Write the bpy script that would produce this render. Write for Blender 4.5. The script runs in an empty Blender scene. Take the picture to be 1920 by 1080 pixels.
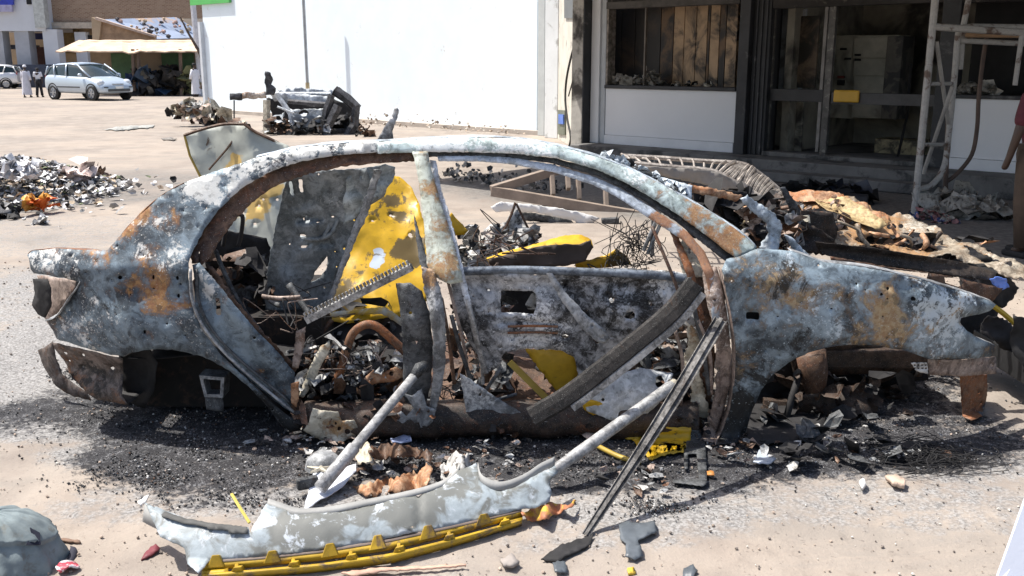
import bpy, bmesh, math, random
import numpy as np
from mathutils import Vector, Matrix, noise, geometry
random.seed(7)
SC = bpy.context.scene
COL = SC.collection
# ------------------------------------------------------------------ camera, sky, sun, exposure
FPX = 1800.0; CAMH = 1.75; PITCH = math.atan(428/1800)
cam = bpy.data.objects.new('camera', bpy.data.cameras.new('camera')); COL.objects.link(cam)
cam.data.sensor_width = 36; cam.data.lens = 36*FPX/1920; cam.data.clip_start = .05; cam.data.clip_end = 500
cam.location = (0, 0, CAMH); cam.rotation_euler = (math.pi/2-PITCH, 0, 0)
SC.camera = cam
SUN_EL = math.radians(62)
SH = Vector((.96, -.28)).normalized()          # horizontal direction in which shadows fall
world = bpy.data.worlds.new('World'); SC.world = world; world.use_nodes = True
wn = world.node_tree.nodes; wl = world.node_tree.links
sky = wn.new('ShaderNodeTexSky'); sky.sky_type = 'NISHITA'; sky.sun_disc = False
sky.sun_elevation = SUN_EL
sunv = Vector((-SH.x*math.cos(SUN_EL), -SH.y*math.cos(SUN_EL), math.sin(SUN_EL)))
sky.sun_rotation = math.atan2(sunv.x, sunv.y); sky.dust_density = 3.0; sky.air_density = 1.0
wl.new(sky.outputs[0], wn['Background'].inputs[0]); wn['Background'].inputs[1].default_value = .125
sl = bpy.data.lights.new('sun', 'SUN'); sl.energy = 5.0; sl.angle = math.radians(.55); sl.color = (1, .955, .88)
sun = bpy.data.objects.new('sun', sl); COL.objects.link(sun)
sun.rotation_euler = (-sunv).to_track_quat('-Z', 'Y').to_euler(); sun.location = (-8, 6, 14)
SC.view_settings.view_transform = 'Standard'; SC.view_settings.look = 'None'
SC.view_settings.exposure = .58; SC.view_settings.gamma = 1
SC.view_settings.use_curve_mapping = False
SC.render.engine = 'CYCLES'
SC.cycles.max_bounces = 6

# ------------------------------------------------------------------ measuring helpers
CT, ST = math.cos(PITCH), math.sin(PITCH)
def ray(px, py):
    a = (px-960)/FPX; b = -(py-540)/FPX
    return Vector((a, CT+b*ST, -ST+b*CT))
def P(px, py, Y):
    d = ray(px, py); return Vector((0, 0, CAMH))+d*(Y/d.y)
def G(px, py, z=0.0):
    d = ray(px, py); return Vector((0, 0, CAMH))+d*((z-CAMH)/d.z)
def onplane(px, py, p0, n):
    d = ray(px, py); o = Vector((0, 0, CAMH)); return o+d*((p0-o).dot(n)/d.dot(n))
def topx(v):
    d = v-Vector((0, 0, CAMH)); z = d.y*CT-d.z*ST; return 960+FPX*d.x/z, 540-FPX*(d.y*ST+d.z*CT)/z
def nz(x, y, z=0, s=1.0):
    return noise.noise(Vector((x*s, y*s, z*s)))

# ------------------------------------------------------------------ object helpers
def wloc(o):
    v = Vector((0, 0, 0))
    while o is not None: v += Vector(o.location); o = o.parent
    return v
def thing(name, label, cat, loc, group=None, kind=None):
    o = bpy.data.objects.new(name, None); COL.objects.link(o); o.empty_display_size = .1
    o.location = loc; o['label'] = label; o['category'] = cat
    if group: o['group'] = group
    if kind: o['kind'] = kind
    return o
def tag(o, label=None, cat=None, group=None, kind=None):
    if label: o['label'] = label
    if cat: o['category'] = cat
    if group: o['group'] = group
    if kind: o['kind'] = kind
    return o
def mk(name, verts, faces, mat, parent=None, smooth=False, solid=0.0, bevel=0.0, fm=None, origin=None):
    """one mesh object from world-space verts; its origin is at its own base unless it has a parent"""
    vs = [Vector(v) for v in verts]
    if parent is not None:
        o0 = wloc(parent); loc = Vector((0, 0, 0))
    else:
        if origin is None:
            n = len(vs); o0 = Vector((sum(v.x for v in vs)/n, sum(v.y for v in vs)/n, min(v.z for v in vs)))
        else: o0 = Vector(origin)
        loc = o0
    me = bpy.data.meshes.new(name); me.from_pydata([v-o0 for v in vs], [], faces)
    mats = mat if isinstance(mat, (list, tuple)) else [mat]
    for m in mats: me.materials.append(m)
    if fm: me.polygons.foreach_set('material_index', fm)
    if smooth: me.polygons.foreach_set('use_smooth', [True]*len(me.polygons))
    me.update()
    o = bpy.data.objects.new(name, me); COL.objects.link(o); o.location = loc; o.parent = parent
    if solid:
        m = o.modifiers.new('thick', 'SOLIDIFY'); m.thickness = solid; m.offset = 0
    if bevel:
        m = o.modifiers.new('bevel', 'BEVEL'); m.width = bevel; m.segments = 2; m.limit_method = 'ANGLE'
    return o
class MB:
    """collects shapes for one mesh"""
    def __init__(s): s.v = []; s.f = []; s.m = []
    def add(s, vs, fs, m=0):
        b = len(s.v); s.v += [Vector(v) for v in vs]; s.f += [tuple(i+b for i in f) for f in fs]; s.m += [m]*len(fs); return s
    def box(s, c, d, rz=0, m=0, M=None):
        c = Vector(c); R = M or Matrix.Rotation(rz, 3, 'Z')
        vs = [c+R@Vector((x*d[0]/2, y*d[1]/2, z*d[2]/2)) for x in (-1, 1) for y in (-1, 1) for z in (-1, 1)]
        return s.add(vs, [(0, 1, 3, 2), (4, 6, 7, 5), (0, 4, 5, 1), (2, 3, 7, 6), (0, 2, 6, 4), (1, 5, 7, 3)], m)
    def tube(s, pts, r, n=8, m=0, caps=True):
        pts = [Vector(p) for p in pts]; rr = r if isinstance(r, (list, tuple)) else [r]*len(pts)
        rings = []; up = None
        for i, p in enumerate(pts):
            t = (pts[min(i+1, len(pts)-1)]-pts[max(i-1, 0)])
            t = t.normalized() if t.length > 1e-9 else Vector((0, 0, 1))
            if up is None: up = t.orthogonal().normalized()
            up = (up-t*up.dot(t)); up = up.normalized() if up.length > 1e-6 else t.orthogonal().normalized()
            w = t.cross(up)
            rings.append([p+(up*math.cos(2*math.pi*k/n)+w*math.sin(2*math.pi*k/n))*rr[i] for k in range(n)])
        vs = [v for r_ in rings for v in r_]; fs = []
        for i in range(len(pts)-1):
            for k in range(n):
                a = i*n+k; b = i*n+(k+1) % n; fs.append((a, b, b+n, a+n))
        if caps: fs += [tuple(range(n))[::-1], tuple(range((len(pts)-1)*n, len(pts)*n))]
        return s.add(vs, fs, m)
    def prof(s, pts, prof, upv=(0, 0, 1), m=0, scales=None):
        """sweep a closed or open 2-D profile [(a,b)...] along pts; a along side, b along up; each segment quad-strip, open profile"""
        pts = [Vector(p) for p in pts]; n = len(prof); vs = []
        for i, p in enumerate(pts):
            t = (pts[min(i+1, len(pts)-1)]-pts[max(i-1, 0)]).normalized()
            u = Vector(upv); u = (u-t*u.dot(t)).normalized(); w = t.cross(u); k = scales[i] if scales else 1
            vs += [p+(w*a+u*b)*k for a, b in prof]
        fs = [(i*n+k, i*n+k+1, (i+1)*n+k+1, (i+1)*n+k) for i in range(len(pts)-1) for k in range(n-1)]
        return s.add(vs, fs, m)
    def lathe(s, c, prof, n=16, M=None, m=0):
        c = Vector(c); M = M or Matrix.Identity(3); vs = []
        for r, z in prof: vs += [c+M@Vector((r*math.cos(2*math.pi*k/n), r*math.sin(2*math.pi*k/n), z)) for k in range(n)]
        fs = [(i*n+k, i*n+(k+1) % n, (i+1)*n+(k+1) % n, (i+1)*n+k) for i in range(len(prof)-1) for k in range(n)]
        return s.add(vs, fs, m)
    def scrap(s, c, r, m=0, flat=None, el=1.0, crump=.35):
        """a torn, crumpled sheet piece"""
        c = Vector(c); n = random.choice((5, 6, 7))
        R = Matrix.Rotation(random.uniform(0, 6.28), 3, 'Z')@Matrix.Rotation(random.uniform(-1, 1)*(1.5 if flat is None else flat), 3, 'X')@Matrix.Rotation(random.uniform(0, 6.28), 3, 'Z')
        vs = [c+R@Vector((random.uniform(-.2, .2)*r, random.uniform(-.2, .2)*r, random.uniform(-crump, crump)*r))]
        for ring, k in ((1, .55), (2, 1.0)):
            for i in range(n):
                a = 6.283*i/n+random.uniform(-.3, .3); q = r*k*random.uniform(.65, 1.15)
                vs.append(c+R@Vector((math.cos(a)*q*el, math.sin(a)*q, random.uniform(-crump, crump)*r)))
        fs = [(0, 1+i, 1+(i+1) % n) for i in range(n)]+[(1+i, 1+n+i, 1+n+(i+1) % n, 1+(i+1) % n) for i in range(n)]
        return s.add(vs, fs, m)
    def chunk(s, c, r, m=0, sq=(1, 1, .6)):
        c = Vector(c); a0 = random.uniform(0, 6.28); vs = []
        for z, k in ((-.5, .7), (.1, 1.0), (.5, .6)):
            for i in range(5):
                a = a0+6.283*i/5+random.uniform(-.3, .3); q = r*k*random.uniform(.7, 1.2)
                vs.append(c+Vector((math.cos(a)*q*sq[0], math.sin(a)*q*sq[1], (z+random.uniform(-.15, .15))*r*sq[2]*2)))
        fs = [(i, (i+1) % 5, 5+(i+1) % 5, 5+i) for i in range(5)]+[(5+i, 5+(i+1) % 5, 10+(i+1) % 5, 10+i) for i in range(5)]+[(4, 3, 2, 1, 0), (10, 11, 12, 13, 14)]
        return s.add(vs, fs, m)
    def build(s, name, mat, parent=None, **k):
        fm = s.m if isinstance(mat, (list, tuple)) else None
        return mk(name, s.v, s.f, mat, parent, fm=fm, **k)
def arc(pts, n=6):
    """Catmull-Rom through control points (any dimension)"""
    pts = [Vector(p) for p in pts]; out = []
    for i in range(len(pts)-1):
        p0 = pts[max(i-1, 0)]; p1 = pts[i]; p2 = pts[i+1]; p3 = pts[min(i+2, len(pts)-1)]
        for k in range(n):
            t = k/n; out.append(.5*((2*p1)+(p2-p0)*t+(2*p0-5*p1+4*p2-p3)*t*t+(3*p1-p0-3*p2+p3)*t*t*t))
    out.append(pts[-1]); return out

# ------------------------------------------------------------------ torn sheet metal: polygon (photo coordinates) on a surface
def inpoly(x, y, poly):
    r = np.zeros(len(x), bool); n = len(poly); j = n-1
    for i in range(n):
        xi, yi = poly[i]; xj, yj = poly[j]
        if yi != yj:
            c = ((yi > y) != (yj > y)) & (x < (xj-xi)*(y-yi)/(yj-yi)+xi); r ^= c
        j = i
    return r
def resample(poly, step, rag, closed=True):
    out = []; n = len(poly)
    for i in range(n if closed else n-1):
        a = poly[i]; b = poly[(i+1) % n]; L = math.hypot(b[0]-a[0], b[1]-a[1]); k = max(1, int(L/step))
        nx, ny = (b[1]-a[1])/(L+1e-6), -(b[0]-a[0])/(L+1e-6)
        for q in range(k):
            t = q/k; j = random.uniform(-rag, rag) if q else random.uniform(-rag, rag)*.4
            out.append((a[0]+(b[0]-a[0])*t+nx*j, a[1]+(b[1]-a[1])*t+ny*j))
    return out
def blob(cx, cy, r, n=8, el=1.0, rag=.25):
    a0 = random.uniform(0, 6)
    return [(cx+math.cos(a0+6.283*i/n)*r*el*random.uniform(1-rag, 1+rag), cy+math.sin(a0+6.283*i/n)*r*random.uniform(1-rag, 1+rag)) for i in range(n)]
def rrect(x0, y0, x1, y1, r):
    out = []
    for cx, cy, a in ((x1-r, y0+r, -90), (x1-r, y1-r, 0), (x0+r, y1-r, 90), (x0+r, y0+r, 180)):
        for k in range(4):
            t = math.radians(a+k*30); out.append((cx+math.cos(t)*r, cy+math.sin(t)*r))
    return out
def sheet(name, outer, surf, mat, parent=None, holes=(), step=12, rag=.8, thick=.003, dent=0.0, dscale=9.0, stains=(), pin=0, pinr=(2, 5), relief=None, seed=0, nrm=(0, -1, 0), smooth=True, fine=True, lip=0):
    """triangulated sheet over a polygon with holes; surf(px,py)->3-D point; relief(px,py)->metres towards nrm"""
    random.seed(1000+seed+len(outer)*7+int(outer[0][0]))
    es = step*.6 if fine else step
    polys = [resample(outer, es, rag)]+[resample(h, max(3, es*.7), rag*.6) for h in holes]
    xs = [p[0] for p in outer]; ys = [p[1] for p in outer]
    bx = (min(xs), min(ys), max(xs), max(ys))
    for _ in range(pin):
        for t in range(12):
            cx, cy = random.uniform(bx[0], bx[2]), random.uniform(bx[1], bx[3]); r = random.uniform(*pinr)
            qx = np.array([cx+math.cos(a)*r*2.2 for a in range(6)]+[cx]); qy = np.array([cy+math.sin(a)*r*2.2 for a in range(6)]+[cy])
            ok = inpoly(qx, qy, outer).all()
            for h in polys[1:]:
                if math.hypot(cx-h[0][0], cy-h[0][1]) < r*4+8 or inpoly(qx, qy, h).any(): ok = False
            if ok: polys.append(blob(cx, cy, r, 6, el=random.uniform(.7, 1.5))); break
    pts = []; edges = []
    for pl in polys:
        b = len(pts); pts += pl; edges += [(b+i, b+(i+1) % len(pl)) for i in range(len(pl))]
    gx, gy = np.meshgrid(np.arange(bx[0]+step/2, bx[2], step), np.arange(bx[1]+step/2, bx[3], step*.9))
    gx[1::2] += step/2; gx = gx.ravel(); gy = gy.ravel()
    rr = np.random.RandomState(seed+3); gx = gx+rr.uniform(-.22, .22, len(gx))*step; gy = gy+rr.uniform(-.22, .22, len(gy))*step
    ok = inpoly(gx, gy, polys[0])
    for h in polys[1:]: ok &= ~inpoly(gx, gy, h)
    bp = np.array(pts); gx, gy = gx[ok], gy[ok]
    if len(gx):
        dmin = np.full(len(gx), 1e9)
        for k in range(0, len(bp)): dmin = np.minimum(dmin, (gx-bp[k, 0])**2+(gy-bp[k, 1])**2)
        k = dmin > (step*.4)**2; pts += list(zip(gx[k], gy[k]))
    res = geometry.delaunay_2d_cdt([Vector(p) for p in pts], edges, [], 0, 1e-4)
    V = res[0]; F = [tuple(f) for f in res[2]]
    cx = np.array([(V[f[0]].x+V[f[1]].x+V[f[2]].x)/3 for f in F]); cy = np.array([(V[f[0]].y+V[f[1]].y+V[f[2]].y)/3 for f in F])
    ok = inpoly(cx, cy, polys[0])
    for h in polys[1:]: ok &= ~inpoly(cx, cy, h)
    F = [F[i] for i in range(len(F)) if ok[i]]
    N = Vector(nrm).normalized(); vs = []; st = []
    for v in V:
        p = surf(v.x, v.y); q = p
        d = 0.0
        if dent: d += dent*(noise.noise(p*dscale+Vector((seed, 0, 0)))+.5*noise.noise(p*dscale*2.3+Vector((0, seed, 5)))+.25*noise.noise(p*dscale*6))
        if relief: d += relief(v.x, v.y)
        vs.append(q+N*d)
        if stains:
            c = [0, 0, 0]
            for (sx, sy, sr, ch, am) in stains:
                dd = math.hypot(v.x-sx, v.y-sy)/sr
                if dd < 1.6: c[ch] = max(c[ch], am*max(0, min(1, 1.5-dd+1.0*noise.noise(p*9+Vector((ch*9, 0, 0)))+.6*noise.noise(p*23+Vector((ch*9, 0, 0))))))
            st.append(c)
    used = set(i for f in F for i in f); idx = {o: n for n, o in enumerate(sorted(used))}
    vs2 = [vs[o] for o in sorted(used)]; F = [tuple(idx[i] for i in f) for f in F]
    if N.y != 0 or True: F = [f[::-1] for f in F]
    o = mk(name, vs2, F, mat, parent, smooth=smooth, solid=thick)
    if stains:
        a = o.data.color_attributes.new('stain', 'FLOAT_COLOR', 'POINT'); ss = sorted(used)
        a.data.foreach_set('color', [x for k in ss for x in (*st[k], 1.0)])
    return o

# ------------------------------------------------------------------ materials
class NT:
    def __init__(s, name):
        s.mat = bpy.data.materials.new(name); s.mat.use_nodes = True; s.n = s.mat.node_tree.nodes; s.l = s.mat.node_tree.links
        s.b = s.n['Principled BSDF']
    def put(s, node, i, v):
        if isinstance(v, bpy.types.NodeSocket): s.l.new(v, node.inputs[i])
        else:
            if isinstance(v, tuple) and len(v) == 3: v = (*v, 1)
            node.inputs[i].default_value = v
    def co(s, kind='Object'):
        if not hasattr(s, '_tc'): s._tc = s.n.new('ShaderNodeTexCoord')
        return s._tc.outputs[kind]
    def geo(s): 
        g = s.n.new('ShaderNodeNewGeometry'); return g.outputs['Position']
    def noise(s, scale, detail=5, rough=.6, dist=0.0, off=None, stretch=None):
        t = s.n.new('ShaderNodeTexNoise'); t.inputs['Scale'].default_value = scale; t.inputs['Detail'].default_value = detail
        t.inputs['Roughness'].default_value = rough; t.inputs['Distortion'].default_value = dist
        v = s.geo()
        if off or stretch:
            m = s.n.new('ShaderNodeMapping'); s.l.new(v, m.inputs[0])
            if off: m.inputs[1].default_value = off
            if stretch: m.inputs[3].default_value = stretch
            v = m.outputs[0]
        s.l.new(v, t.inputs['Vector']); return t.outputs['Fac']
    def voro(s, scale, feat='F1', out='Distance'):
        t = s.n.new('ShaderNodeTexVoronoi'); t.feature = feat; t.inputs['Scale'].default_value = scale; s.l.new(s.geo(), t.inputs['Vector']); return t.outputs[out]
    def ramp(s, fac, a, b, lo=0.0, hi=1.0):
        m = s.n.new('ShaderNodeMapRange'); m.interpolation_type = 'SMOOTHSTEP'
        s.put(m, 0, fac); m.inputs[1].default_value = a; m.inputs[2].default_value = b; m.inputs[3].default_value = lo; m.inputs[4].default_value = hi
        return m.outputs[0]
    def math(s, op, a, b=0.0):
        m = s.n.new('ShaderNodeMath'); m.operation = op; s.put(m, 0, a); s.put(m, 1, b); return m.outputs[0]
    def mix(s, f, a, b):
        m = s.n.new('ShaderNodeMix'); m.data_type = 'RGBA'; s.put(m, 0, f); s.put(m, 6, a); s.put(m, 7, b); return m.outputs[2]
    def attr(s, name):
        a = s.n.new('ShaderNodeAttribute'); a.attribute_name = name; return a
    def bump(s, h, strength=.3, dist=.01):
        b = s.n.new('ShaderNodeBump'); b.inputs['Strength'].default_value = strength; b.inputs['Distance'].default_value = dist
        s.put(b, 'Height', h); s.l.new(b.outputs[0], s.b.inputs['Normal'])
    def out(s, col, rough=.7, metal=0.0, spec=.5):
        s.put(s.b, 'Base Color', col); s.put(s.b, 'Roughness', rough); s.put(s.b, 'Metallic', metal); s.b.inputs['Specular IOR Level'].default_value = spec
        return s.mat
def M_plain(name, c, rough=.7, var=.25, scale=4, metal=0.0, dirt=None, dirt_amt=.0, bump=.15, bscale=60):
    t = NT(name); n = t.noise(scale, 6, .65)
    col = t.mix(t.ramp(n, .3, .7), tuple(x*(1-var) for x in c), tuple(min(1, x*(1+var*.6)) for x in c))
    if dirt: col = t.mix(t.ramp(t.noise(scale*1.7, 8, .7, .3, off=(3, 1, 7)), .62-dirt_amt*.4, .72-dirt_amt*.25), col, dirt)
    t.bump(t.noise(bscale, 4), bump, .003); return t.out(col, rough, metal)
def M_burnt(name, dark=(.10, .12, .14), light=(.34, .40, .45), rust=(.30, .13, .05), rust2=(.45, .26, .10), ash=(.62, .62, .60), soot=(.012, .011, .01), r=.25, a=.3, so=.3, sc=3.0, metal=.25, rough=.55, bl=.5, sheen=0.5):
    """fire-scoured sheet steel: bare bluish grey, rust bloom, white ash flecks, soot. Point attribute 'stain' adds local rust (R), ash (G), soot (B)."""
    t = NT(name); st = t.attr('stain'); sep = t.n.new('ShaderNodeSeparateColor'); t.l.new(st.outputs['Color'], sep.inputs[0])
    A = lambda x, y: t.math('ADD', x, y)
    K = lambda x, k: t.math('MULTIPLY', x, k)
    n1 = t.noise(sc, 10, .68, .5); n2 = t.noise(sc*1.7, 12, .74, .9, off=(5, 2, 1)); n3 = t.noise(sc*11, 8, .75, .4, off=(1, 9, 2)); n4 = t.noise(sc*1.3, 12, .74, 1.3, off=(7, 7, 3)); n5 = t.noise(sc*42, 4, .7)
    n6 = t.noise(sc*4.5, 9, .72, .6, off=(3, 8, 4)); n7 = t.noise(sc*22, 6, .7, off=(3, 0, 4))
    col = t.mix(t.ramp(n1, .5-bl*.26, .5+bl*.26), dark, light)
    col = t.mix(t.ramp(n6, .40, .66, 0, .55), col, tuple(x*.6 for x in dark))
    col = t.mix(t.ramp(n6, .52, .40, 0, .35), col, tuple(min(1, x*1.25) for x in light))
    rf = A(A(n2, K(sep.outputs[0], .15)), A(K(n6, .35), (r-.5)*.4-.175))
    rcol = t.mix(t.ramp(A(K(n7, .6), K(n6, .4)), .42, .58), rust, rust2)
    rf = A(rf, A(K(n3, .30), -.15))
    col = t.mix(t.ramp(rf, .55, .645, 0, .88), col, rcol)
    col = t.mix(t.ramp(rf, .49, .56, 0, .35), col, tuple(x*.5 for x in rust))
    sf = A(A(n4, K(sep.outputs[2], .22)), A(K(n3, .3), (so-.5)*.4-.15))
    col = t.mix(t.ramp(sf, .58, .68, 0, .92), col, soot)
    af = A(A(K(n3, .5), K(n2, .3)), A(K(sep.outputs[1], .13), A(K(n7, .2), (a-.5)*.3)))
    vc = t.n.new('ShaderNodeSeparateColor'); t.l.new(t.voro(sc*16, out='Color'), vc.inputs[0])
    af = A(af, K(vc.outputs[0], .05)); col = t.mix(t.ramp(af, .585, .635, 0, .85), col, ash)
    col = t.mix(K(t.ramp(vc.outputs[1], .80, .84), t.ramp(n6, .42, .62, 0, .5)), col, tuple(x*.35 for x in dark))
    fl = A(A(n5, K(sep.outputs[1], .05)), K(n6, .15))
    col = t.mix(t.ramp(fl, .70, .78, 0, .8), col, ash)
    col = t.mix(t.ramp(n7, .36, .28, 0, .7), col, tuple(x*.35 for x in dark))
    t.bump(A(K(n3, .7), K(n5, .4)), sheen, .004)
    return t.out(col, t.ramp(n3, .3, .7, rough-.12, rough+.25), metal, .4)
def M_two(name, a, b, thr=.5, soft=.04, sc=3.0, rough=.5, dist=.6, c=None, cthr=.6, csc=12, off=(0, 0, 0), bump=.2):
    t = NT(name); st = t.attr('stain'); sep = t.n.new('ShaderNodeSeparateColor'); t.l.new(st.outputs['Color'], sep.inputs[0])
    n = t.noise(sc, 7, .6, dist, off=off); n = t.math('ADD', n, t.math('MULTIPLY', sep.outputs[0], .4))
    v = t.noise(sc*5, 5, .6, off=(4, 4, 4)); a2 = t.mix(t.ramp(v, .3, .7), tuple(x*.8 for x in a), a)
    col = t.mix(t.ramp(n, thr-soft, thr+soft), a2, b)
    if c:
        m = t.math('ADD', t.noise(csc, 8, .7, .5, off=(9, 0, 2)), t.math('MULTIPLY', sep.outputs[2], .35)); col = t.mix(t.ramp(m, cthr-.03, cthr+.05), col, c)
    t.bump(t.noise(sc*16, 5), bump, .003); return t.out(col, rough)
MAT = {}
# ------------------------------------------------------------------ ground
def ground_mat():
    t = NT('dirt'); at = t.attr('char'); sep = t.n.new('ShaderNodeSeparateColor'); t.l.new(at.outputs['Color'], sep.inputs[0])
    n0 = t.noise(.35, 5, .6); n1 = t.noise(2.2, 8, .65, .3); n2 = t.noise(14, 7, .7, off=(2, 2, 2)); n3 = t.noise(70, 4, .7); n4 = t.noise(.9, 7, .7, .8, off=(8, 1, 0), stretch=(.5, 1.6, 1))
    col = t.mix(t.ramp(n1, .3, .7), (.225, .192, .168), (.32, .28, .243))
    col = t.mix(t.ramp(n0, .42, .62, 0, .6), col, (.38, .32, .265))
    col = t.mix(t.ramp(n4, .50, .66, 0, .65), col, (.25, .225, .20))
    col = t.mix(t.ramp(n2, .54, .72, 0, .45), col, (.17, .145, .125))
    col = t.mix(t.ramp(n3, .62, .72, 0, .3), col, (.48, .44, .38))
    col = t.mix(t.ramp(t.noise(38, 3, .6, off=(0, 5, 0)), .64, .70, 0, .5), col, (.12, .10, .09))
    # grey ash (G), black char (R), concrete dust / tyre-darkened ground, shop-front soot and shade (B)
    g = t.math('ADD', sep.outputs[1], t.math('MULTIPLY', t.math('SUBTRACT', n2, .5), 1.3))
    acol = t.mix(t.ramp(n3, .4, .62), (.15, .147, .145), (.34, .335, .33))
    col = t.mix(t.ramp(g, .25, .75, 0, .9), col, acol)
    c = t.math('ADD', t.math('MULTIPLY', sep.outputs[0], .84), t.math('MULTIPLY', t.math('SUBTRACT', t.noise(26, 7, .75, off=(1, 3, 0)), .5), 1.7))
    ccol = t.mix(t.ramp(t.math('ADD', t.math('MULTIPLY', t.noise(120, 3, .7), .6), t.math('MULTIPLY', n2, .4)), .50, .66), (.025, .025, .028), (.24, .24, .25))
    col = t.mix(t.ramp(c, .35, .7, 0, .97), col, ccol)
    b = t.math('ADD', sep.outputs[2], t.math('MULTIPLY', t.math('SUBTRACT', n1, .5), .9))
    col = t.mix(t.ramp(b, .3, .8, 0, .85), col, t.mix(t.ramp(n2, .35, .65), (.10, .098, .095), (.20, .19, .18)))
    t.bump(t.math('ADD', n2, t.math('MULTIPLY', n3, .5)), .55, .012)
    return t.out(col, .92, 0, .2)
MAT['dirt'] = ground_mat()
def axis(a, b, fine, lo, hi, gr):
    out = list(np.arange(a, b, fine)); s = fine; v = b
    while v < hi: out.append(v); s *= gr; v += s
    out.append(hi); s = fine; v = a-fine
    while v > lo: out.insert(0, v); s *= gr; v -= s
    out.insert(0, lo); return out
# stains measured off the photograph: (px, py, radius x, radius y in metres, channel, amount)
CH = []
def stain(px, py, rx, ry, c, a): g = G(px, py); CH.append((g.x, g.y, rx, ry, c, a))
for px, py, rx, ry, a in ((150, 700, .15, .2, .25), (300, 775, .75, .35, 1.0), (470, 800, .9, .35, 1.1), (330, 860, .55, .22, 1.0), (500, 880, .5, .26, .95), (640, 830, .8, .3, 1.0), (800, 850, .9, .3, .95),
                          (1000, 850, .9, .26, 1.0), (1200, 880, .7, .24, .95), (1400, 830, .55, .2, .9), (1560, 830, .8, .35, 1.1), (1720, 800, .55, .5, .8), (1620, 700, .6, .5, .8), (450, 935, .35, .12, .6), (1250, 950, .25, .12, .45),
                          (1000, 780, 2.0, .5, 1.0), (700, 780, 2.0, .6, 1.0), (250, 900, .3, .12, .5)): stain(px, py, rx, ry, 0, a)
for px, py, rx, ry, a in ((130, 800, .5, .25, .85), (170, 850, .35, .2, .7), (560, 940, .5, .2, .7), (900, 880, .5, .2, .8), (1180, 960, .6, .2, .7), (1330, 930, .5, .2, .6), (1480, 960, .5, .12, .5), (1650, 930, .8, .16, .55), (1800, 960, .6, .2, .5),
                          (1700, 760, .5, .35, .5), (1780, 880, .5, .15, .6), (60, 640, .5, 1.2, .8), (90, 720, .6, .6, .8), (60, 560, .8, 1.2, .7), (260, 950, .4, .12, .5), (700, 1060, .5, .1, .3), (1100, 1010, .4, .15, .5), (320, 930, .35, .15, .5), (1560, 830, 1.2, .6, .5), (30, 540, .8, 1.2, .45), (0, 440, 2.5, 1.6, .45)): stain(px, py, rx, ry, 1, a)
for px, py, rx, ry, a in ((180, 340, 2.0, 1.6, .6), (240, 370, 1.8, .9, .65), (330, 340, 1.6, 1.2, .5), (300, 300, 2.0, 1.2, .4), (120, 440, 1.6, .9, .4), (560, 245, 1.8, 1.2, .55)): stain(px, py, rx, ry, 2, a)
def charat(x, y):
    w = .22*noise.noise(Vector((x*1.6, y*1.6, 0)))+.12*noise.noise(Vector((x*5, y*5, 3)))
    o = [0., 0., 0.]
    for cx, cy, rx, ry, c, a in CH:
        d = math.sqrt(((x-cx)/rx)**2+((y-cy)/ry)**2)+w*1.8
        if d < 1.5: o[c] = max(o[c], a*min(1, max(0, 1.5-d)*1.25))
    # soot and shade before the burnt shop, both put into the ground colour
    s = (Vector((x, y))-Vector((FA.x, FA.y))); off = s.dot(Vector((FN.x, FN.y))); al = s.dot(Vector((FU.x, FU.y)))
    if off < 6.2 and al > -.3: o[2] = max(o[2], min(1.0, (6.2-off)*.5)*min(1, (al+.3)*.7))
    return o
FU = Vector((.727, -.686, 0)).normalized(); FN = Vector((-FU.y*-1*-1, 0, 0)); FN = Vector((FU.y, -FU.x, 0))   # along the shop front; out of it
FN = Vector((-.686, -.727, 0)).normalized()
FA = G(1112, 296); FA.z = 0
def gheight(x, y):
    fade = 1/(1+max(0, y-6)*.25)
    h = .022*noise.noise(Vector((x*1.1, y*1.1, 0)))*fade+.010*noise.noise(Vector((x*4, y*4, 2)))*fade
    if y < 6.5 and abs(x) < 3.5: h += .006*noise.noise(Vector((x*13, y*13, 4)))+.004*noise.noise(Vector((x*30, y*30, 4)))
    return h
gx_ = axis(-3.2, 3.2, .03, -90, 90, 1.12); gy_ = axis(2.6, 6.2, .03, -25, 140, 1.08)
gv = []; gc = []
for y in gy_:
    for x in gx_:
        gv.append((x, y, gheight(x, y)-.004)); gc += [*charat(x, y), 1.0] if y > 1.5 and y < 40 and abs(x) < 14 else [0, 0, 0, 1]
nx_ = len(gx_); gf = [(j*nx_+i, j*nx_+i+1, (j+1)*nx_+i+1, (j+1)*nx_+i) for j in range(len(gy_)-1) for i in range(nx_-1)]
ground = mk('ground', gv, gf, MAT['dirt'], smooth=True, origin=(0, 0, 0)); ground['kind'] = 'structure'
ca = ground.data.color_attributes.new('char', 'FLOAT_COLOR', 'POINT'); ca.data.foreach_set('color', gc)

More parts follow.
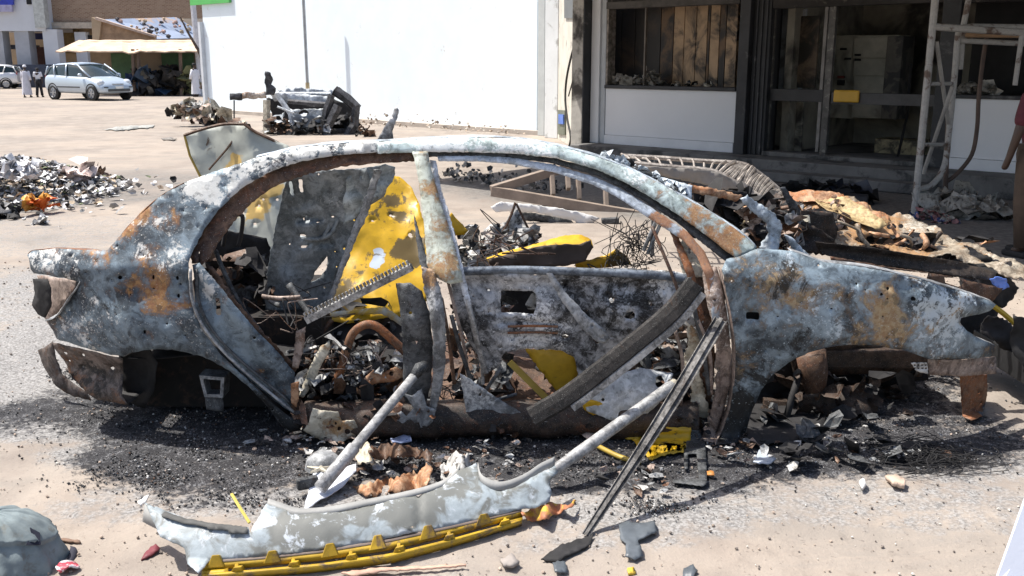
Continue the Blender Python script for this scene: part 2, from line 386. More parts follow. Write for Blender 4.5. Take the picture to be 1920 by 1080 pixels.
# ------------------------------------------------------------------ building materials
WHITE = M_plain('white_wall_paint', (.80, .88, .93), .55, .04, 1.2, dirt=(.55, .52, .48), dirt_amt=.0)
DADO = M_plain('white_dado_board', (.78, .80, .83), .4, .03, 1.0)
CREAM = M_plain('cream_plaster', (.55, .52, .45), .8, .15, 2, dirt=(.20, .18, .16), dirt_amt=.15)
SOOTWALL = M_plain('sooted_wall', (.045, .042, .040), .85, .6, 1.2, dirt=(.22, .20, .17), dirt_amt=.12)
SOOTCOL = M_plain('sooted_column', (.035, .037, .042), .6, .5, 1.5, dirt=(.13, .13, .13), dirt_amt=.15)
SCORCH = M_two('scorched_column', (.46, .44, .40), (.05, .045, .04), .60, .08, 1.5, .8)
INWALL = M_two('scorched_inner_wall', (.42, .39, .32), (.06, .055, .05), .56, .12, 1.1, .8, .8)
FLOORM = M_plain('dirty_apron_concrete', (.17, .165, .16), .85, .3, 1.5, dirt=(.05, .05, .05), dirt_amt=.35)
BLACK = M_plain('black_char', (.012, .012, .013), .8, .5, 3)
GREEN = M_plain('green_fascia_paint', (.09, .42, .10), .45, .08, 2)
BRICKM = None
def brick_mat():
    t = NT('brown_brick'); b = t.n.new('ShaderNodeTexBrick'); b.inputs['Scale'].default_value = 1
    m = t.n.new('ShaderNodeMapping'); t.l.new(t.co('Object'), m.inputs[0]); m.inputs[2].default_value = (math.pi/2, 0, 0); t.l.new(m.outputs[0], b.inputs['Vector'])
    b.inputs['Color1'].default_value = (.23, .135, .085, 1); b.inputs['Color2'].default_value = (.33, .22, .15, 1); b.inputs['Mortar'].default_value = (.38, .32, .26, 1)
    b.inputs['Brick Width'].default_value = .25; b.inputs['Row Height'].default_value = .085; b.inputs['Mortar Size'].default_value = .012
    n = t.noise(.9, 8, .7, .5, stretch=(1, 1, 2.5)); col = t.mix(t.ramp(n, .48, .62, 0, .6), b.outputs['Color'], (.36, .27, .20)); return t.out(col, .9, 0, .2)
BRICKM = brick_mat()
UP = Vector((0, 0, 1))
def FP(s, off, z): return FA+FU*s+FN*off+UP*z
def fs(px, py=150, off=0.0):
    """where along the shop front (s, z) a photo point lies on the plane standing off in front of it"""
    p = onplane(px, py, FA+FN*off, FN); return (p-FA).dot(FU), p.z
def fbox(mb, s0, s1, o0, o1, z0, z1, m=0):
    mb.add([FP(s, o, z) for s in (s0, s1) for o in (o0, o1) for z in (z0, z1)], [(0, 1, 3, 2), (4, 6, 7, 5), (0, 4, 5, 1), (2, 3, 7, 6), (0, 2, 6, 4), (1, 5, 7, 3)], m); return mb
def fpiece(name, s0, s1, o0, o1, z0, z1, mat, parent, bevel=.006):
    return fbox(MB(), s0, s1, o0, o1, z0, z1).build(name, mat, parent, bevel=bevel)
PL = .28                                       # plinth height
# ------------------------------------------------------------------ white building at the left of the shop
WA = G(1006, 252); WA.z = 0
wb = thing('white_building', 'long plain white wall glaring in the sun behind the wreck, green strip at its corner', 'building', tuple(WA))
def WP(s, off, z): return WA-FU*s+FN*off+UP*z
def wbox(mb, s0, s1, o0, o1, z0, z1): return mb.add([WP(s, o, z) for s in (s0, s1) for o in (o0, o1) for z in (z0, z1)], [(0, 1, 3, 2), (4, 6, 7, 5), (0, 4, 5, 1), (2, 3, 7, 6), (0, 2, 6, 4), (1, 5, 7, 3)])
pL = onplane(392, 200, WA, FN); LW = -(pL-WA).dot(FU)
wbox(MB(), 0, LW, -6, 0, 0, 4.6).build('wall', WHITE, wb)
wbox(MB(), -.3, LW+.1, .001, .16, 0, .10).build('footing', M_plain('grey_footing', (.42, .37, .32), .9, .2, 2), wb)
wbox(MB(), LW-.02, LW+.12, -.2, .14, 0, 3.0).build('corner_trim', M_plain('pale_grey_trim', (.55, .58, .62), .5, .1), wb)
gg = wbox(MB(), LW-1.9, LW+.6, .01, .10, onplane(345, 11, WA+FN*.1, FN).z, 5.2).build('green_fascia', GREEN, wb)
# pole in front of the white wall
p0 = onplane(577, 168, WA+FN*.6, FN); pb = Vector((p0.x, p0.y, 0))
pole = thing('utility_pole', 'thin grey pole standing against the white wall behind the burnt van', 'pole', tuple(pb))
MB().tube([pb+UP*0, pb+UP*1.1], .06, 10).build('base_sleeve', M_plain('sand_concrete_sleeve', (.45, .36, .22), .8, .3), pole)
MB().tube([pb+UP*1.0, pb+UP*4.7], .045, 10).build('shaft', M_plain('galvanised_pole', (.36, .37, .38), .45, .2, metal=.5), pole)
# ------------------------------------------------------------------ burnt shop
shop = thing('burnt_shop', 'burnt-out shop front in the shade with sooty black columns, white panels and a smashed window', 'building', tuple(FA))
sE = 12.5
s_c0, _ = fs(1071, 200, .26); s_c1, _ = fs(1091, 200, .26)
# side return between the white wall and the front, and the white pilaster
rp = MB(); q0 = FP(s_c0+.02, 0, 0); q1 = WA+Vector((0, 0, 0)); q1 = FP((WA-FA).dot(FU)+.35, (WA-FA).dot(FN), 0)
def quadwall(a, b, z0, z1, th, name, mat, parent):
    d = (b-a).normalized(); w = Vector((-d.y, d.x, 0))*th
    v = [a+UP*z0, b+UP*z0, b+w+UP*z0, a+w+UP*z0, a+UP*z1, b+UP*z1, b+w+UP*z1, a+w+UP*z1]
    return mk(name, v, [(0, 1, 5, 4), (1, 2, 6, 5), (2, 3, 7, 6), (3, 0, 4, 7), (4, 5, 6, 7), (3, 2, 1, 0)], mat, parent)
ra, _ = fs(1046, 250, 0)
wv = onplane(1046, 200, WA+FN*.6, FN); a_ = Vector((wv.x, wv.y, 0)); b_ = FP(s_c0+.25, .0, 0)
quadwall(a_, b_, 0, 4.6, .15, 'return_wall', CREAM, shop)
pil = MB()
for (x0, x1, o) in ((1008, 1020, .25), (1021, 1045, .62)):
    u0 = onplane(x0, 200, WA+FN*o, FN); u1 = onplane(x1, 200, WA+FN*o, FN); d0 = -(u0-WA).dot(FU); d1 = -(u1-WA).dot(FU)
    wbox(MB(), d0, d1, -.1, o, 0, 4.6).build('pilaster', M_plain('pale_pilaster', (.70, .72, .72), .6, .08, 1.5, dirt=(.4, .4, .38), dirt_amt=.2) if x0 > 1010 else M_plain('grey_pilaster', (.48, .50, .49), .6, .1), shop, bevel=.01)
# blue-stained niche and small high window in the return wall
def onret(px, py, off=.02):
    d = (b_-a_).normalized(); n = Vector((d.y, -d.x, 0)); n = n if n.y < 0 or n.x < 0 else -n
    return onplane(px, py, a_+n*off, n)
def retquad(name, x0, y0, x1, y1, mat, off=.02, th=.03):
    v = [onret(x0, y0, off), onret(x1, y0+1, off), onret(x1, y1+1, off), onret(x0, y1, off)]
    return mk(name, v, [(0, 1, 2, 3)], mat, shop, solid=th)
retquad('meter_recess', 1047, 206, 1060, 252, M_plain('dull_green_recess', (.13, .14, .10), .7, .3))
retquad('blue_box', 1048, 214, 1057, 232, M_plain('blue_plastic', (.05, .13, .45), .5), .05)
retquad('high_window', 1059, -20, 1083, 34, M_plain('dark_brown_glass', (.035, .028, .018), .3))
# column at the shop corner: scorched light face + black side
fpiece('corner_column', s_c0, s_c1, .0, .26, .0, 4.6, SCORCH, shop)
fpiece('column_black_face', s_c1+.003, s_c1+.02, .0, .255, .0, 4.6, SOOTCOL, shop, .002)
s_c2, _ = fs(1112, 200, .3)
# plinth / apron
fpiece('plinth', s_c1+.03, sE, -3.8, .62, 0.0, PL, FLOORM, shop, .02)
fpiece('step', fs(1420, 320, .9)[0], fs(1745, 340, .9)[0], .62, .95, 0, PL*.5, FLOORM, shop, .02)
# white pilaster, dado, window
sa = s_c1+.03; sb, _ = fs(1126, 200); sb2, _ = fs(1135, 200); sc_, zt = fs(1134, 165); sd, zt2 = fs(1381, 172); zd = (zt+zt2)/2; ZW0 = zd
zwt = fs(1260, 12)[1]
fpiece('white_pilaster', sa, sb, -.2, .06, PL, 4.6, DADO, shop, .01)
fpiece('grey_jamb', sb, sb2, -.2, .02, PL, 4.6, M_plain('grey_jamb_paint', (.50, .53, .56), .6, .1), shop, .01)  # jamb in a plain grey, darker than the pilaster
fpiece('dado_panel', sb2, sd, -.12, .0, PL+.16, zd, DADO, shop, .004)
fpiece('skirting', sb2, sd, -.12, .025, PL, PL+.155, M_plain('white_skirting', (.76, .78, .81), .5, .05), shop, .006)
fpiece('window_sill', sb2, sd, -.35, .05, zd, zd+.06, SOOTCOL, shop, .008)
fpiece('window_head', sb2, sd, -.2, .04, zwt, zwt+.12, M_plain('sooted_head', (.09, .085, .08), .8, .4), shop, .01)
fpiece('wall_above_window', sb2, sd, -.2, .0, zwt+.12, 4.6, SOOTWALL, shop, .01)
fpiece('window_post', fs(1207, 80)[0]-.015, fs(1207, 80)[0]+.012, -.08, -.03, zd+.06, zwt, M_plain('scorched_metal_post', (.16, .14, .12), .6, .4), shop, .002)
fpiece('window_jamb', sb2, sb2+.04, -.2, .01, zd+.06, zwt, M_plain('peeling_jamb', (.28, .25, .22), .8, .6, 12), shop, .002)
# charred boards behind the window
PLK = [M_two('scorched_board_%s' % i, c, (.012, .009, .007), th, .09, 1.8, .5, 1.0, off=(i_, 0, 0)) for i, (c, th, i_) in {'brown': ((.16, .09, .04), .46, 3), 'tan': ((.50, .34, .20), .54, 7), 'dark': ((.05, .03, .018), .42, 9)}.items()]
edges = [1140, 1165, 1190, 1212, 1238, 1262, 1282, 1304, 1325, 1330, 1348, 1360, 1381]
for i in range(len(edges)-1):
    s0 = fs(edges[i], 90, -.55)[0]; s1 = fs(edges[i+1], 90, -.55)[0]
    k = 2 if edges[i] < 1235 else (0 if edges[i] < 1262 else 1)
    if edges[i] in (1282, 1325, 1348): k = 1
    if edges[i] in (1325, 1348): k = 0
    fpiece('board', s0+.006, s1-.006, -.62-random.uniform(0, .04), -.55, zd-.1, zwt+.3, PLK[k], shop, .004)
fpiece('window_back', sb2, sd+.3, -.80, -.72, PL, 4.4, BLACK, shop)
# columns each side of the doorway
e0, _ = fs(1381, 200, .12); e1, _ = fs(1400, 200, .12); e2, _ = fs(1432, 200, .12)
fpiece('black_column', e0, e1, -.25, .16, PL, 4.6, SOOTCOL, shop, .01)
fpiece('black_column', e1+.004, e2, -.25, .05, PL, 4.6, M_plain('sooted_ribbed_column', (.022, .023, .027), .55, .5, 2), shop, .01)
for k in range(3): fpiece('column_rib', e1+(e2-e1)*(.2+.28*k), e1+(e2-e1)*(.28+.28*k), .05, .075, PL, 4.6, SOOTCOL, shop, .004)
# doorway: head, frames, push bars, threshold
d0 = e2; d1, _ = fs(1752, 200, 0); zh = fs(1560, 12)[1]
ALU = M_plain('sooted_aluminium', (.10, .095, .09), .5, .5, 6, metal=.3, dirt=(.25, .24, .22), dirt_amt=.2)
fpiece('door_head', d0, d1, -.15, .03, zh, 4.6, SOOTWALL, shop, .01)
dm0, _ = fs(1541, 200); dm1, _ = fs(1553, 200)
fpiece('door_mullion', dm0, dm1, -.09, -.02, PL, zh, ALU, shop, .004)
fpiece('door_stile', fs(1531, 200)[0], fs(1537, 200)[0], -.10, -.05, PL+.1, zh, M_plain('worn_door_stile', (.22, .21, .2), .5, .4), shop, .003)
fpiece('door_stile', fs(1436, 200)[0], fs(1441, 200)[0], -.10, -.05, PL+.1, zh, ALU, shop, .003)
fpiece('push_bar', fs(1434, 200)[0], dm0-.01, -.12, -.04, fs(1480, 190)[1], fs(1480, 167)[1], M_plain('black_push_bar', (.018, .018, .02), .5, .4), shop, .006)
fpiece('push_bar', dm1+.01, d1, -.12, -.04, fs(1640, 197)[1], fs(1640, 175)[1], M_plain('charcoal_push_bar', (.055, .055, .058), .5, .4), shop, .006)
fpiece('yellow_handle_plate', fs(1562, 180, .01)[0], fs(1610, 180, .01)[0], -.035, .01, fs(1585, 192)[1], fs(1585, 169)[1], M_plain('yellow_door_plate', (.62, .36, .03), .45, .12), shop, .02)
fpiece('threshold', d0, d1, -.2, .10, PL+.002, PL+.07, FLOORM, shop, .008)
# room behind: back wall, light panel, safe-like steel cabinets
fpiece('inner_wall', d0-2.6, d1+1.5, -3.4, -3.25, PL, 3.6, INWALL, shop)
fpiece('room_ceiling', sb2, sE, -3.6, -.16, 3.3, 3.45, SOOTWALL, shop)
fpiece('room_side_wall', d0-.15, d0-.02, -3.3, -.75, PL, 3.4, INWALL, shop)
def deep(name, x0, y0, x1, y1, off, th, mat, bev=.01):
    a, z1_ = fs(x0, y0, off); b, z0_ = fs(x1, y1, off); z1b = fs((x0+x1)/2, y0, off)[1]; z0b = fs((x0+x1)/2, y1, off)[1]
    return fpiece(name, a, b, off-th, off, z0b, z1b, mat, shop, bev)
deep('light_partition', 1440, 18, 1501, 172, -1.0, .06, M_two('grey_partition', (.50, .53, .56), (.08, .08, .08), .60, .1, 1.5))
deep('charred_door', 1500, 30, 1527, 165, -.95, .05, M_two('charred_inner_door', (.20, .14, .09), (.03, .025, .02), .48, .1, 3))
deep('lower_partition', 1432, 186, 1500, 290, -1.0, .06, M_two('dusty_lower_partition', (.36, .34, .28), (.05, .045, .04), .55, .1, 2))
CAB = M_two('sooted_cream_steel', (.50, .48, .40), (.14, .13, .11), .62, .12, 1.2)
deep('steel_cabinet', 1566, 66, 1598, 222, -2.2, .5, CAB)
deep('steel_cabinet', 1599, 66, 1672, 222, -2.2, .5, CAB)
for y0, y1 in ((70, 108), (110, 142), (144, 178), (182, 218)): deep('cabinet_door', 1602, y0, 1662, y1, -2.17, .03, CAB, .006)
deep('cabinet_side', 1664, 68, 1680, 224, -2.15, .5, M_two('grey_side_panel', (.15, .14, .12), (.05, .05, .05), .5))
for (x, y) in ((1575, 92), (1583, 110), (1602, 103), (1602, 112)): deep('cabinet_slot', x, y-2, x+11, y+2, -2.14, .03, BLACK, .002)
deep('cabinet_lamp', 1570, 142, 1582, 147, -2.14, .03, M_plain('dull_red_label', (.22, .04, .03), .5), .002)
deep('cabinet_meter', 1570, 150, 1582, 160, -2.14, .03, BLACK, .002)
deep('paper_bundle', 1640, 262, 1725, 300, -1.6, .5, M_two('scorched_papers', (.42, .35, .20), (.06, .05, .03), .5, .1, 5))
cb = MB(); cb.tube([FP(fs(1708, 120, -1)[0], -1, fs(1708, 120, -1)[1]), FP(fs(1700, 220, -1)[0], -1, fs(1700, 220, -1)[1]), FP(fs(1683, 300, -1)[0], -1, PL+.02)], .02, 6)
cb.build('hanging_conduit', BLACK, shop)
# right of the doorway: column, window, dado
g0 = d1; g1, _ = fs(1786, 200, 0); gz = fs(1860, 186)[1]; gzt = fs(1850, 4)[1]
fpiece('black_column', g0, g1, -.25, .05, PL, 4.6, SOOTCOL, shop, .01)
fpiece('dado_panel', g1, sE, -.12, .0, PL+.16, gz, DADO, shop, .004)
fpiece('skirting', g1, sE, -.12, .025, PL, PL+.155, M_plain('white_skirting_b', (.76, .78, .81), .5, .05), shop, .006)
fpiece('window_sill', g1, sE, -.35, .04, gz, gz+.05, SOOTCOL, shop, .008)
fpiece('window_head', g1, sE, -.2, .04, gzt, 4.6, SOOTWALL, shop, .01)
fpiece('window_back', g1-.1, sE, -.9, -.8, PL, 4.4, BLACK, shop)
fpiece('shop_side_wall', sE, sE+.2, -3.8, .0, 0, 4.6, WHITE, shop)
# canopy that shades the front (its underside is just above the picture)
fpiece('canopy', -1.3, sE+.5, .0, 5.3, 3.35, 3.6, M_plain('canopy_concrete', (.4, .38, .35), .8), shop, .02)
fpiece('added_shade_slab', 5.8, sE+.5, 5.305, 6.3, 3.35, 3.6, M_plain('shade_slab_concrete', (.4, .38, .35), .8), shop, .02)  # unseen slab added beside the canopy to shade the man at right
# hanging black cable by the corner column
cab = MB(); pts = [onret(1081, 72, .12), onret(1070, 110, .12), onret(1062, 150, .12), onret(1060, 188, .14), onret(1064, 225, .14), onret(1070, 256, .16), onret(1067, 275, .16)]
cab.tube(arc(pts, 5), .022, 6); pts = [onret(1078, 98, .1), onret(1076, 140, .12), onret(1066, 180, .12)]; cab.tube(arc(pts, 5), .014, 6)
cab.build('loose_cable', BLACK, shop)
# rubbish bags on the two window sills
BAG = M_plain('grey_polythene', (.42, .40, .36), .35, .35, 12, dirt=(.1, .09, .08), dirt_amt=.3)
def bagpile(name, label, cat, pts, r, mats, n, seed, sz=.5, group=None, kind=None):
    random.seed(seed); mb = MB(); c0 = sum((Vector(p) for p in pts), Vector())/len(pts)
    for i in range(n):
        p = Vector(random.choice(pts)); q = p+Vector((random.gauss(0, r*.5), random.gauss(0, r*.35), abs(random.gauss(0, r*.38))))
        mb.scrap(q, r*random.uniform(.35, .8)*sz*2, random.randrange(len(mats)), crump=.5)
    o = mb.build(name, mats, smooth=True); return tag(o, label, cat, group, kind)
bagpile('plastic_bag', 'crumpled translucent plastic bag at the left on the burnt window sill', 'bag', [FP(fs(1178, 155, -.2)[0]+d, -.2, zd+.08) for d in (-.15, 0, .15)], .17, [BAG], 34, 3)
bagpile('plastic_bag', 'taller crumpled bag standing in the middle of the burnt window sill', 'bag', [FP(fs(1222, 155, -.2)[0], -.2, zd+.08+d) for d in (0, .08)], .16, [BAG], 30, 4)
bagpile('rubble_scraps', 'burnt scraps lying at the right end of the shop window sill', 'debris', [FP(fs(px, 160, -.15)[0], -.15, zd+.07) for px in (1270, 1295, 1330)], .09, [BAG, BLACK, CREAM], 26, 5)
bagpile('plastic_bag', 'pale crumpled bag on the sill of the black right-hand window', 'bag', [FP(fs(px, 170, -.2)[0], -.2, gz+.07) for px in (1818, 1845)], .16, [BAG], 30, 6)
# ------------------------------------------------------------------ scaffold frame by the doorway
SCF = M_two('white_scaffold_paint', (.42, .41, .39), (.12, .08, .06), .58, .05, 6, .5, .5)
SCD = M_plain('rusty_dark_tube', (.10, .065, .05), .6, .4)
F0 = G(1714, 404); scf = thing('scaffold_frame', 'paint-worn white tubular scaffold frame standing in front of the shop doorway', 'scaffold', tuple(F0))
YS = F0.y
def sp(px, py, dy=0): return P(px, py, YS+dy)
F0z = Vector((F0.x, F0.y, 0))
MB().tube([F0z, F0z+UP*3.1], .040, 10).build('post', SCF, scf)
bq = sp(1797, 62, .25)
MB().tube(arc([F0z+UP*.30, sp(1748, 346, .15), sp(1771, 310, .25), sp(1780, 240, .25), sp(1790, 140, .25), bq, sp(1806, 52, .25)], 5)+[sp(1822, 50, .25), sp(2000, 52, .25)], .034, 10).build('arched_tube', SCF, scf)
MB().tube([sp(1748, 50), sp(1930, 62)], .04, 8).build('crossbar', SCF, scf)
MB().tube([sp(1800, 76, .25), sp(1960, 84, .25)], .03, 8).build('crossbar', SCF, scf)
MB().tube([sp(1806, 66, .3), sp(1960, 66, .3)], .03, 8).build('crossbar', M_plain('tan_scaffold_tube', (.42, .28, .17), .6, .2), scf)
for a, b in (((1744, 157), (1788, 157)), ((1732, 271), (1776, 271))): MB().tube([sp(*a), sp(*b, .25)], .022, 8).build('rung', SCF, scf)
for a, b in (((1756, 78), (1778, 232)), ((1786, 162), (1731, 326))): MB().tube([sp(*a), sp(*b, .2)], .024, 8).build('brace', M_plain('grey_brace_tube', (.30, .29, .27), .5, .3), scf)
MB().tube([sp(1820, -20, .3), sp(1806, 50, .3), sp(1800, 130, .3)], .034, 8).build('upper_post', SCF, scf)
MB().tube([sp(1916, 66), sp(1903, 160)], .028, 8).build('far_rail', SCF, scf)
MB().tube(arc([sp(1850, 68, .6), sp(1842, 120, .6), sp(1835, 185, .6), sp(1832, 240, .6), sp(1822, 290, .6), sp(1795, 325, .6), sp(1776, 340, .6)], 5), .026, 8).build('bent_tube', SCD, scf)
MB().tube([sp(1778, 220, .6), sp(1772, 372, .6)], .03, 8).build('dark_post', SCD, scf)
# shop apron clutter
bagpile('plastic_sheet_bundle', 'heap of dull clear plastic sheeting on the ground behind the scaffold post', 'rubbish', [G(1780, 405), G(1810, 408), G(1800, 400)], .28, [BAG], 60, 8)
bagpile('rubbish_scraps', 'small coloured litter scraps on the dark apron at the scaffold foot', 'debris', [G(1745, 412), G(1770, 418), G(1730, 410)], .12, [BAG, M_plain('blue_scrap', (.10, .13, .3), .6), M_plain('pink_scrap', (.4, .2, .2), .6)], 70, 9, .3)
bagpile('rubbish_scraps', 'brownish litter and cloth beside the man in maroon', 'debris', [G(1850, 405), G(1880, 410)], .16, [M_plain('brown_litter', (.16, .13, .10), .8), BAG], 40, 10, .45)
bagpile('charred_heap', 'long black charred heap lying on the apron before the doorway', 'debris', [G(px, 378) for px in (1480, 1520, 1560, 1590)]+[G(1540, 375)], .24, [BLACK, M_plain('navy_char', (.02, .025, .04), .5)], 80, 11, .6)
t_ = MB(); t_.tube([G(1560, 376, .12), G(1626, 380, .12)], .1, 12); tag(t_.build('black_roll', M_plain('black_rubber_roll', (.015, .018, .025), .5)), 'short black roll at the right end of the charred heap', 'roll')
# ------------------------------------------------------------------ brick street in the far left
def sc(px0, px1, py0, py1, Y, depth, name, mat, parent, bevel=0.0, z0=None):
    a = P(px0, py1, Y); b = P(px1, py0, Y)
    zz0 = a.z if z0 is None else z0
    return MB().box(((a.x+b.x)/2, Y+depth/2, (zz0+b.z)/2), (b.x-a.x, depth, b.z-zz0)).build(name, mat, parent, bevel=bevel)
YB = 66.0
bb = thing('brick_building', 'brown brick building with a pale colonnade beneath it at the far left', 'building', (P(250, 100, YB).x, YB, 0))
PALE = M_plain('pale_grey_plaster', (.62, .64, .68), .7, .06, .5); GREYC = M_plain('grey_column_plaster', (.42, .43, .46), .7, .15, .8); SAND = M_plain('sand_plaster', (.44, .33, .22), .8, .2, .6)
sc(74, 402, -60, 50, YB, 8, 'wall', BRICKM, bb); sc(74, 176, 42, 53, YB-.3, .5, 'ledge', M_plain('sand_ledge', (.50, .43, .35), .8), bb)
sc(-60, 73, -60, 58, YB-1.2, 4, 'white_gable', PALE, bb); sc(66, 74, -60, 52, YB-1.35, .6, 'gable_edge', M_plain('grey_edge', (.5, .52, .5), .7), bb)
sc(50, 55, -20, 8, YB-1.3, .3, 'dark_slot', BLACK, bb)
for x0, x1, m in ((35, 52, GREYC), (88, 106, PALE), (-6, 3, GREYC)): sc(x0, x1, 55, 140, YB-1.1, .9, 'column', m, bb, z0=0)
sc(-60, 402, 50, 160, YB+3.5, .3, 'back_wall', SAND, bb, z0=0); sc(106, 146, 56, 100, YB+3.0, .2, 'shutter', M_plain('ochre_shutter', (.25, .17, .07), .7), bb)
sc(52, 88, 62, 74, YB+1.0, .2, 'blue_sign_board', M_plain('navy_board', (.03, .035, .13), .5), bb); sc(58, 90, 88, 124, YB+1.5, .2, 'brown_gate', M_plain('brown_gate_paint', (.09, .035, .025), .7), bb)
sc(3, 34, 84, 92, YB, 3, 'awning', M_plain('dark_awning', (.08, .08, .1), .7), bb); sc(146, 160, 60, 130, YB+.2, .6, 'pilaster', PALE, bb, z0=0); sc(161, 175, 66, 84, YB+.5, .3, 'dark_window', BLACK, bb)
sc(-10, 100, 121, 158, YB-2.5, .15, 'low_wall', M_plain('dark_navy_hoarding', (.035, .045, .075), .6, .3, 1), bb, z0=0)
sc(-40, 20, -30, 9, YB-1.6, .2, 'blue_sign', M_plain('blue_sign_paint', (.03, .05, .42), .4), bb); sc(-40, 21, 9, 22, YB-1.6, .2, 'sign_strip', M_plain('lilac_sign_strip', (.40, .38, .55), .4), bb)
# stall
YT = 50.5
st = thing('market_stall', 'low market stall roofed with ragged tan sacking and green shutters, beside the brick building', 'stall', (P(290, 170, YT).x, YT, 0))
sc(176, 400, 78, 175, YT, 3, 'wall', M_plain('stall_mud_wall', (.22, .17, .12), .85, .3, 1), st, z0=0)
for x0, x1 in ((212, 248), (306, 336), (338, 362)): sc(x0, x1, 100, 150, YT-.12, .1, 'green_shutter', M_plain('green_shutter_paint', (.045, .11, .045), .6, .3, 1.5), st)
for x in (252, 262, 340): 
    a = P(x, 170, YT-1.8); MB().tube([(a.x, YT-1.8, 0), (a.x+.1, YT-1.8, P(x, 92, YT-1.8).z)], .09, 7).build('post', M_plain('stall_timber', (.16, .11, .08), .8, .3), st)
mb = MB(); NU = 26
rt = []; rb = []
for i in range(NU+1):
    px = 104+(400-104)*i/NU; wob = 2.0*nz(i*.7, 1)+1.2*nz(i*2.1, 4)
    rt.append(P(px*.85+400*.15 if px < 200 else px, 76+wob, YT+.5)); rb.append(P(px, 97+wob*1.4+(3 if 230 < px < 262 else 0), YT-2.2))
mb.add(rt+[(a+b)/2+UP*(.12*nz(i, 9)) for i, (a, b) in enumerate(zip(rt, rb))]+rb, [(i, i+1, NU+2+i, NU+1+i) for i in range(NU)]+[(NU+1+i, NU+2+i, 2*NU+3+i, 2*NU+2+i) for i in range(NU)])
mb.build('sacking_roof', M_plain('tan_sacking', (.60, .45, .33), .9, .2, 1.5, dirt=(.2, .13, .09), dirt_amt=.12), st, solid=.06)
YU = 55.0
sh = thing('brick_shed', 'sloping brick shed behind the stall with a blue sheet roof weighted by stones', 'shed', (P(240, 100, YU).x, YU, 0))
a, b, c_, d_ = P(178, 36, YU), P(292, 66, YU), P(292, 110, YU), P(178, 110, YU)
mk('gable_wall', [a, b, c_, d_], [(0, 1, 2, 3)], M_plain('tan_brick', (.36, .24, .15), .9, .25, 3, bscale=20), sh, solid=.3)
mk('end_pillar', [P(174, 33, YU-.1), P(193, 38, YU-.1), P(184, 110, YU-.1), P(178, 110, YU-.1)], [(0, 1, 2, 3)], SAND, sh, solid=.4)
r4 = [P(196, 37, YU), P(330, 33, YU+6), P(392, 70, YU+6), P(292, 74, YU)]
mk('sheet_roof', r4, [(0, 1, 2, 3)], M_two('blue_sheet_roof', (.30, .36, .48), (.46, .33, .24), .58, .04, .5, .6), sh, solid=.06)
mk('coping', [P(180, 32, YU-.2), P(290, 66, YU-.2), P(290, 70, YU-.2), P(180, 37, YU-.2)], [(0, 1, 2, 3)], M_plain('pink_coping', (.55, .42, .34), .8), sh, solid=.3)
sc(292, 402, 35, 112, YU+6.5, .3, 'rear_wall', M_plain('cream_yard_wall', (.62, .52, .40), .8, .15), sh)
random.seed(5); mb = MB()
for i in range(34):
    u, v = random.random(), random.random()**.8; p = (r4[0]*(1-u)+r4[1]*u)*(1-v)+(r4[3]*(1-u)+r4[2]*u)*v
    mb.chunk(p+UP*.12, random.uniform(.06, .18), random.randrange(3))
mb.build('roof_stones', [M_plain('pinkish_stone', (.45, .3, .25), .9), M_plain('dark_stone', (.08, .07, .07), .9), SAND], sh)['kind'] = 'stuff'
bagpile('stall_goods', 'dark blue and black goods stacked under the stall beside the parked car', 'goods', [(P(px, 150, YT-1.6).x, YT-1.6, z) for px in (270, 283, 297) for z in (.2, .7)], .7, [M_plain('navy_goods', (.02, .05, .10), .6), BLACK, M_plain('grey_goods', (.15, .15, .14), .8)], 60, 21)
bagpile('stall_goods', 'black sacks beneath the stall between the blue goods and the standing man', 'goods', [(P(px, 150, YT-1.6).x, YT-1.6, z) for px in (318, 330) for z in (.2, .7)], .7, [BLACK, M_plain('brown_goods', (.05, .04, .03), .8)], 50, 22)
bagpile('stall_goods', 'pale greenish sack standing just left of the man at the stall', 'goods', [(P(350, 150, YT-1.6).x, YT-1.6, z) for z in (.2, .8)], .55, [M_plain('olive_sack', (.22, .22, .10), .8)], 26, 23)
po = P(378, 170, 49); tag(MB().tube([(po.x, 49, 0), (po.x-.15, 49, 6)], .14, 8).build('street_pole', M_plain('white_street_pole', (.55, .56, .60), .6)), 'pale upright pole behind the standing man at the end of the stall', 'pole')
tr = thing('bare_tree', 'leafless leaning branch rising beside the white wall corner by the stall', 'tree', (P(386, 180, 45).x, 45, 0))
MB().tube([P(386, 178, 45), P(384, 120, 45), P(372, 94, 45), P(352, 60, 45), P(338, 32, 45)], [.12, .1, .07, .05, .03], 7).build('trunk', M_plain('bare_bark', (.10, .07, .05), .9), tr)
MB().tube([P(376, 166, 45), P(386, 140, 45), P(392, 128, 45)], [.08, .06, .04], 6).build('branch', M_plain('bare_bark_b', (.12, .09, .07), .9), tr)

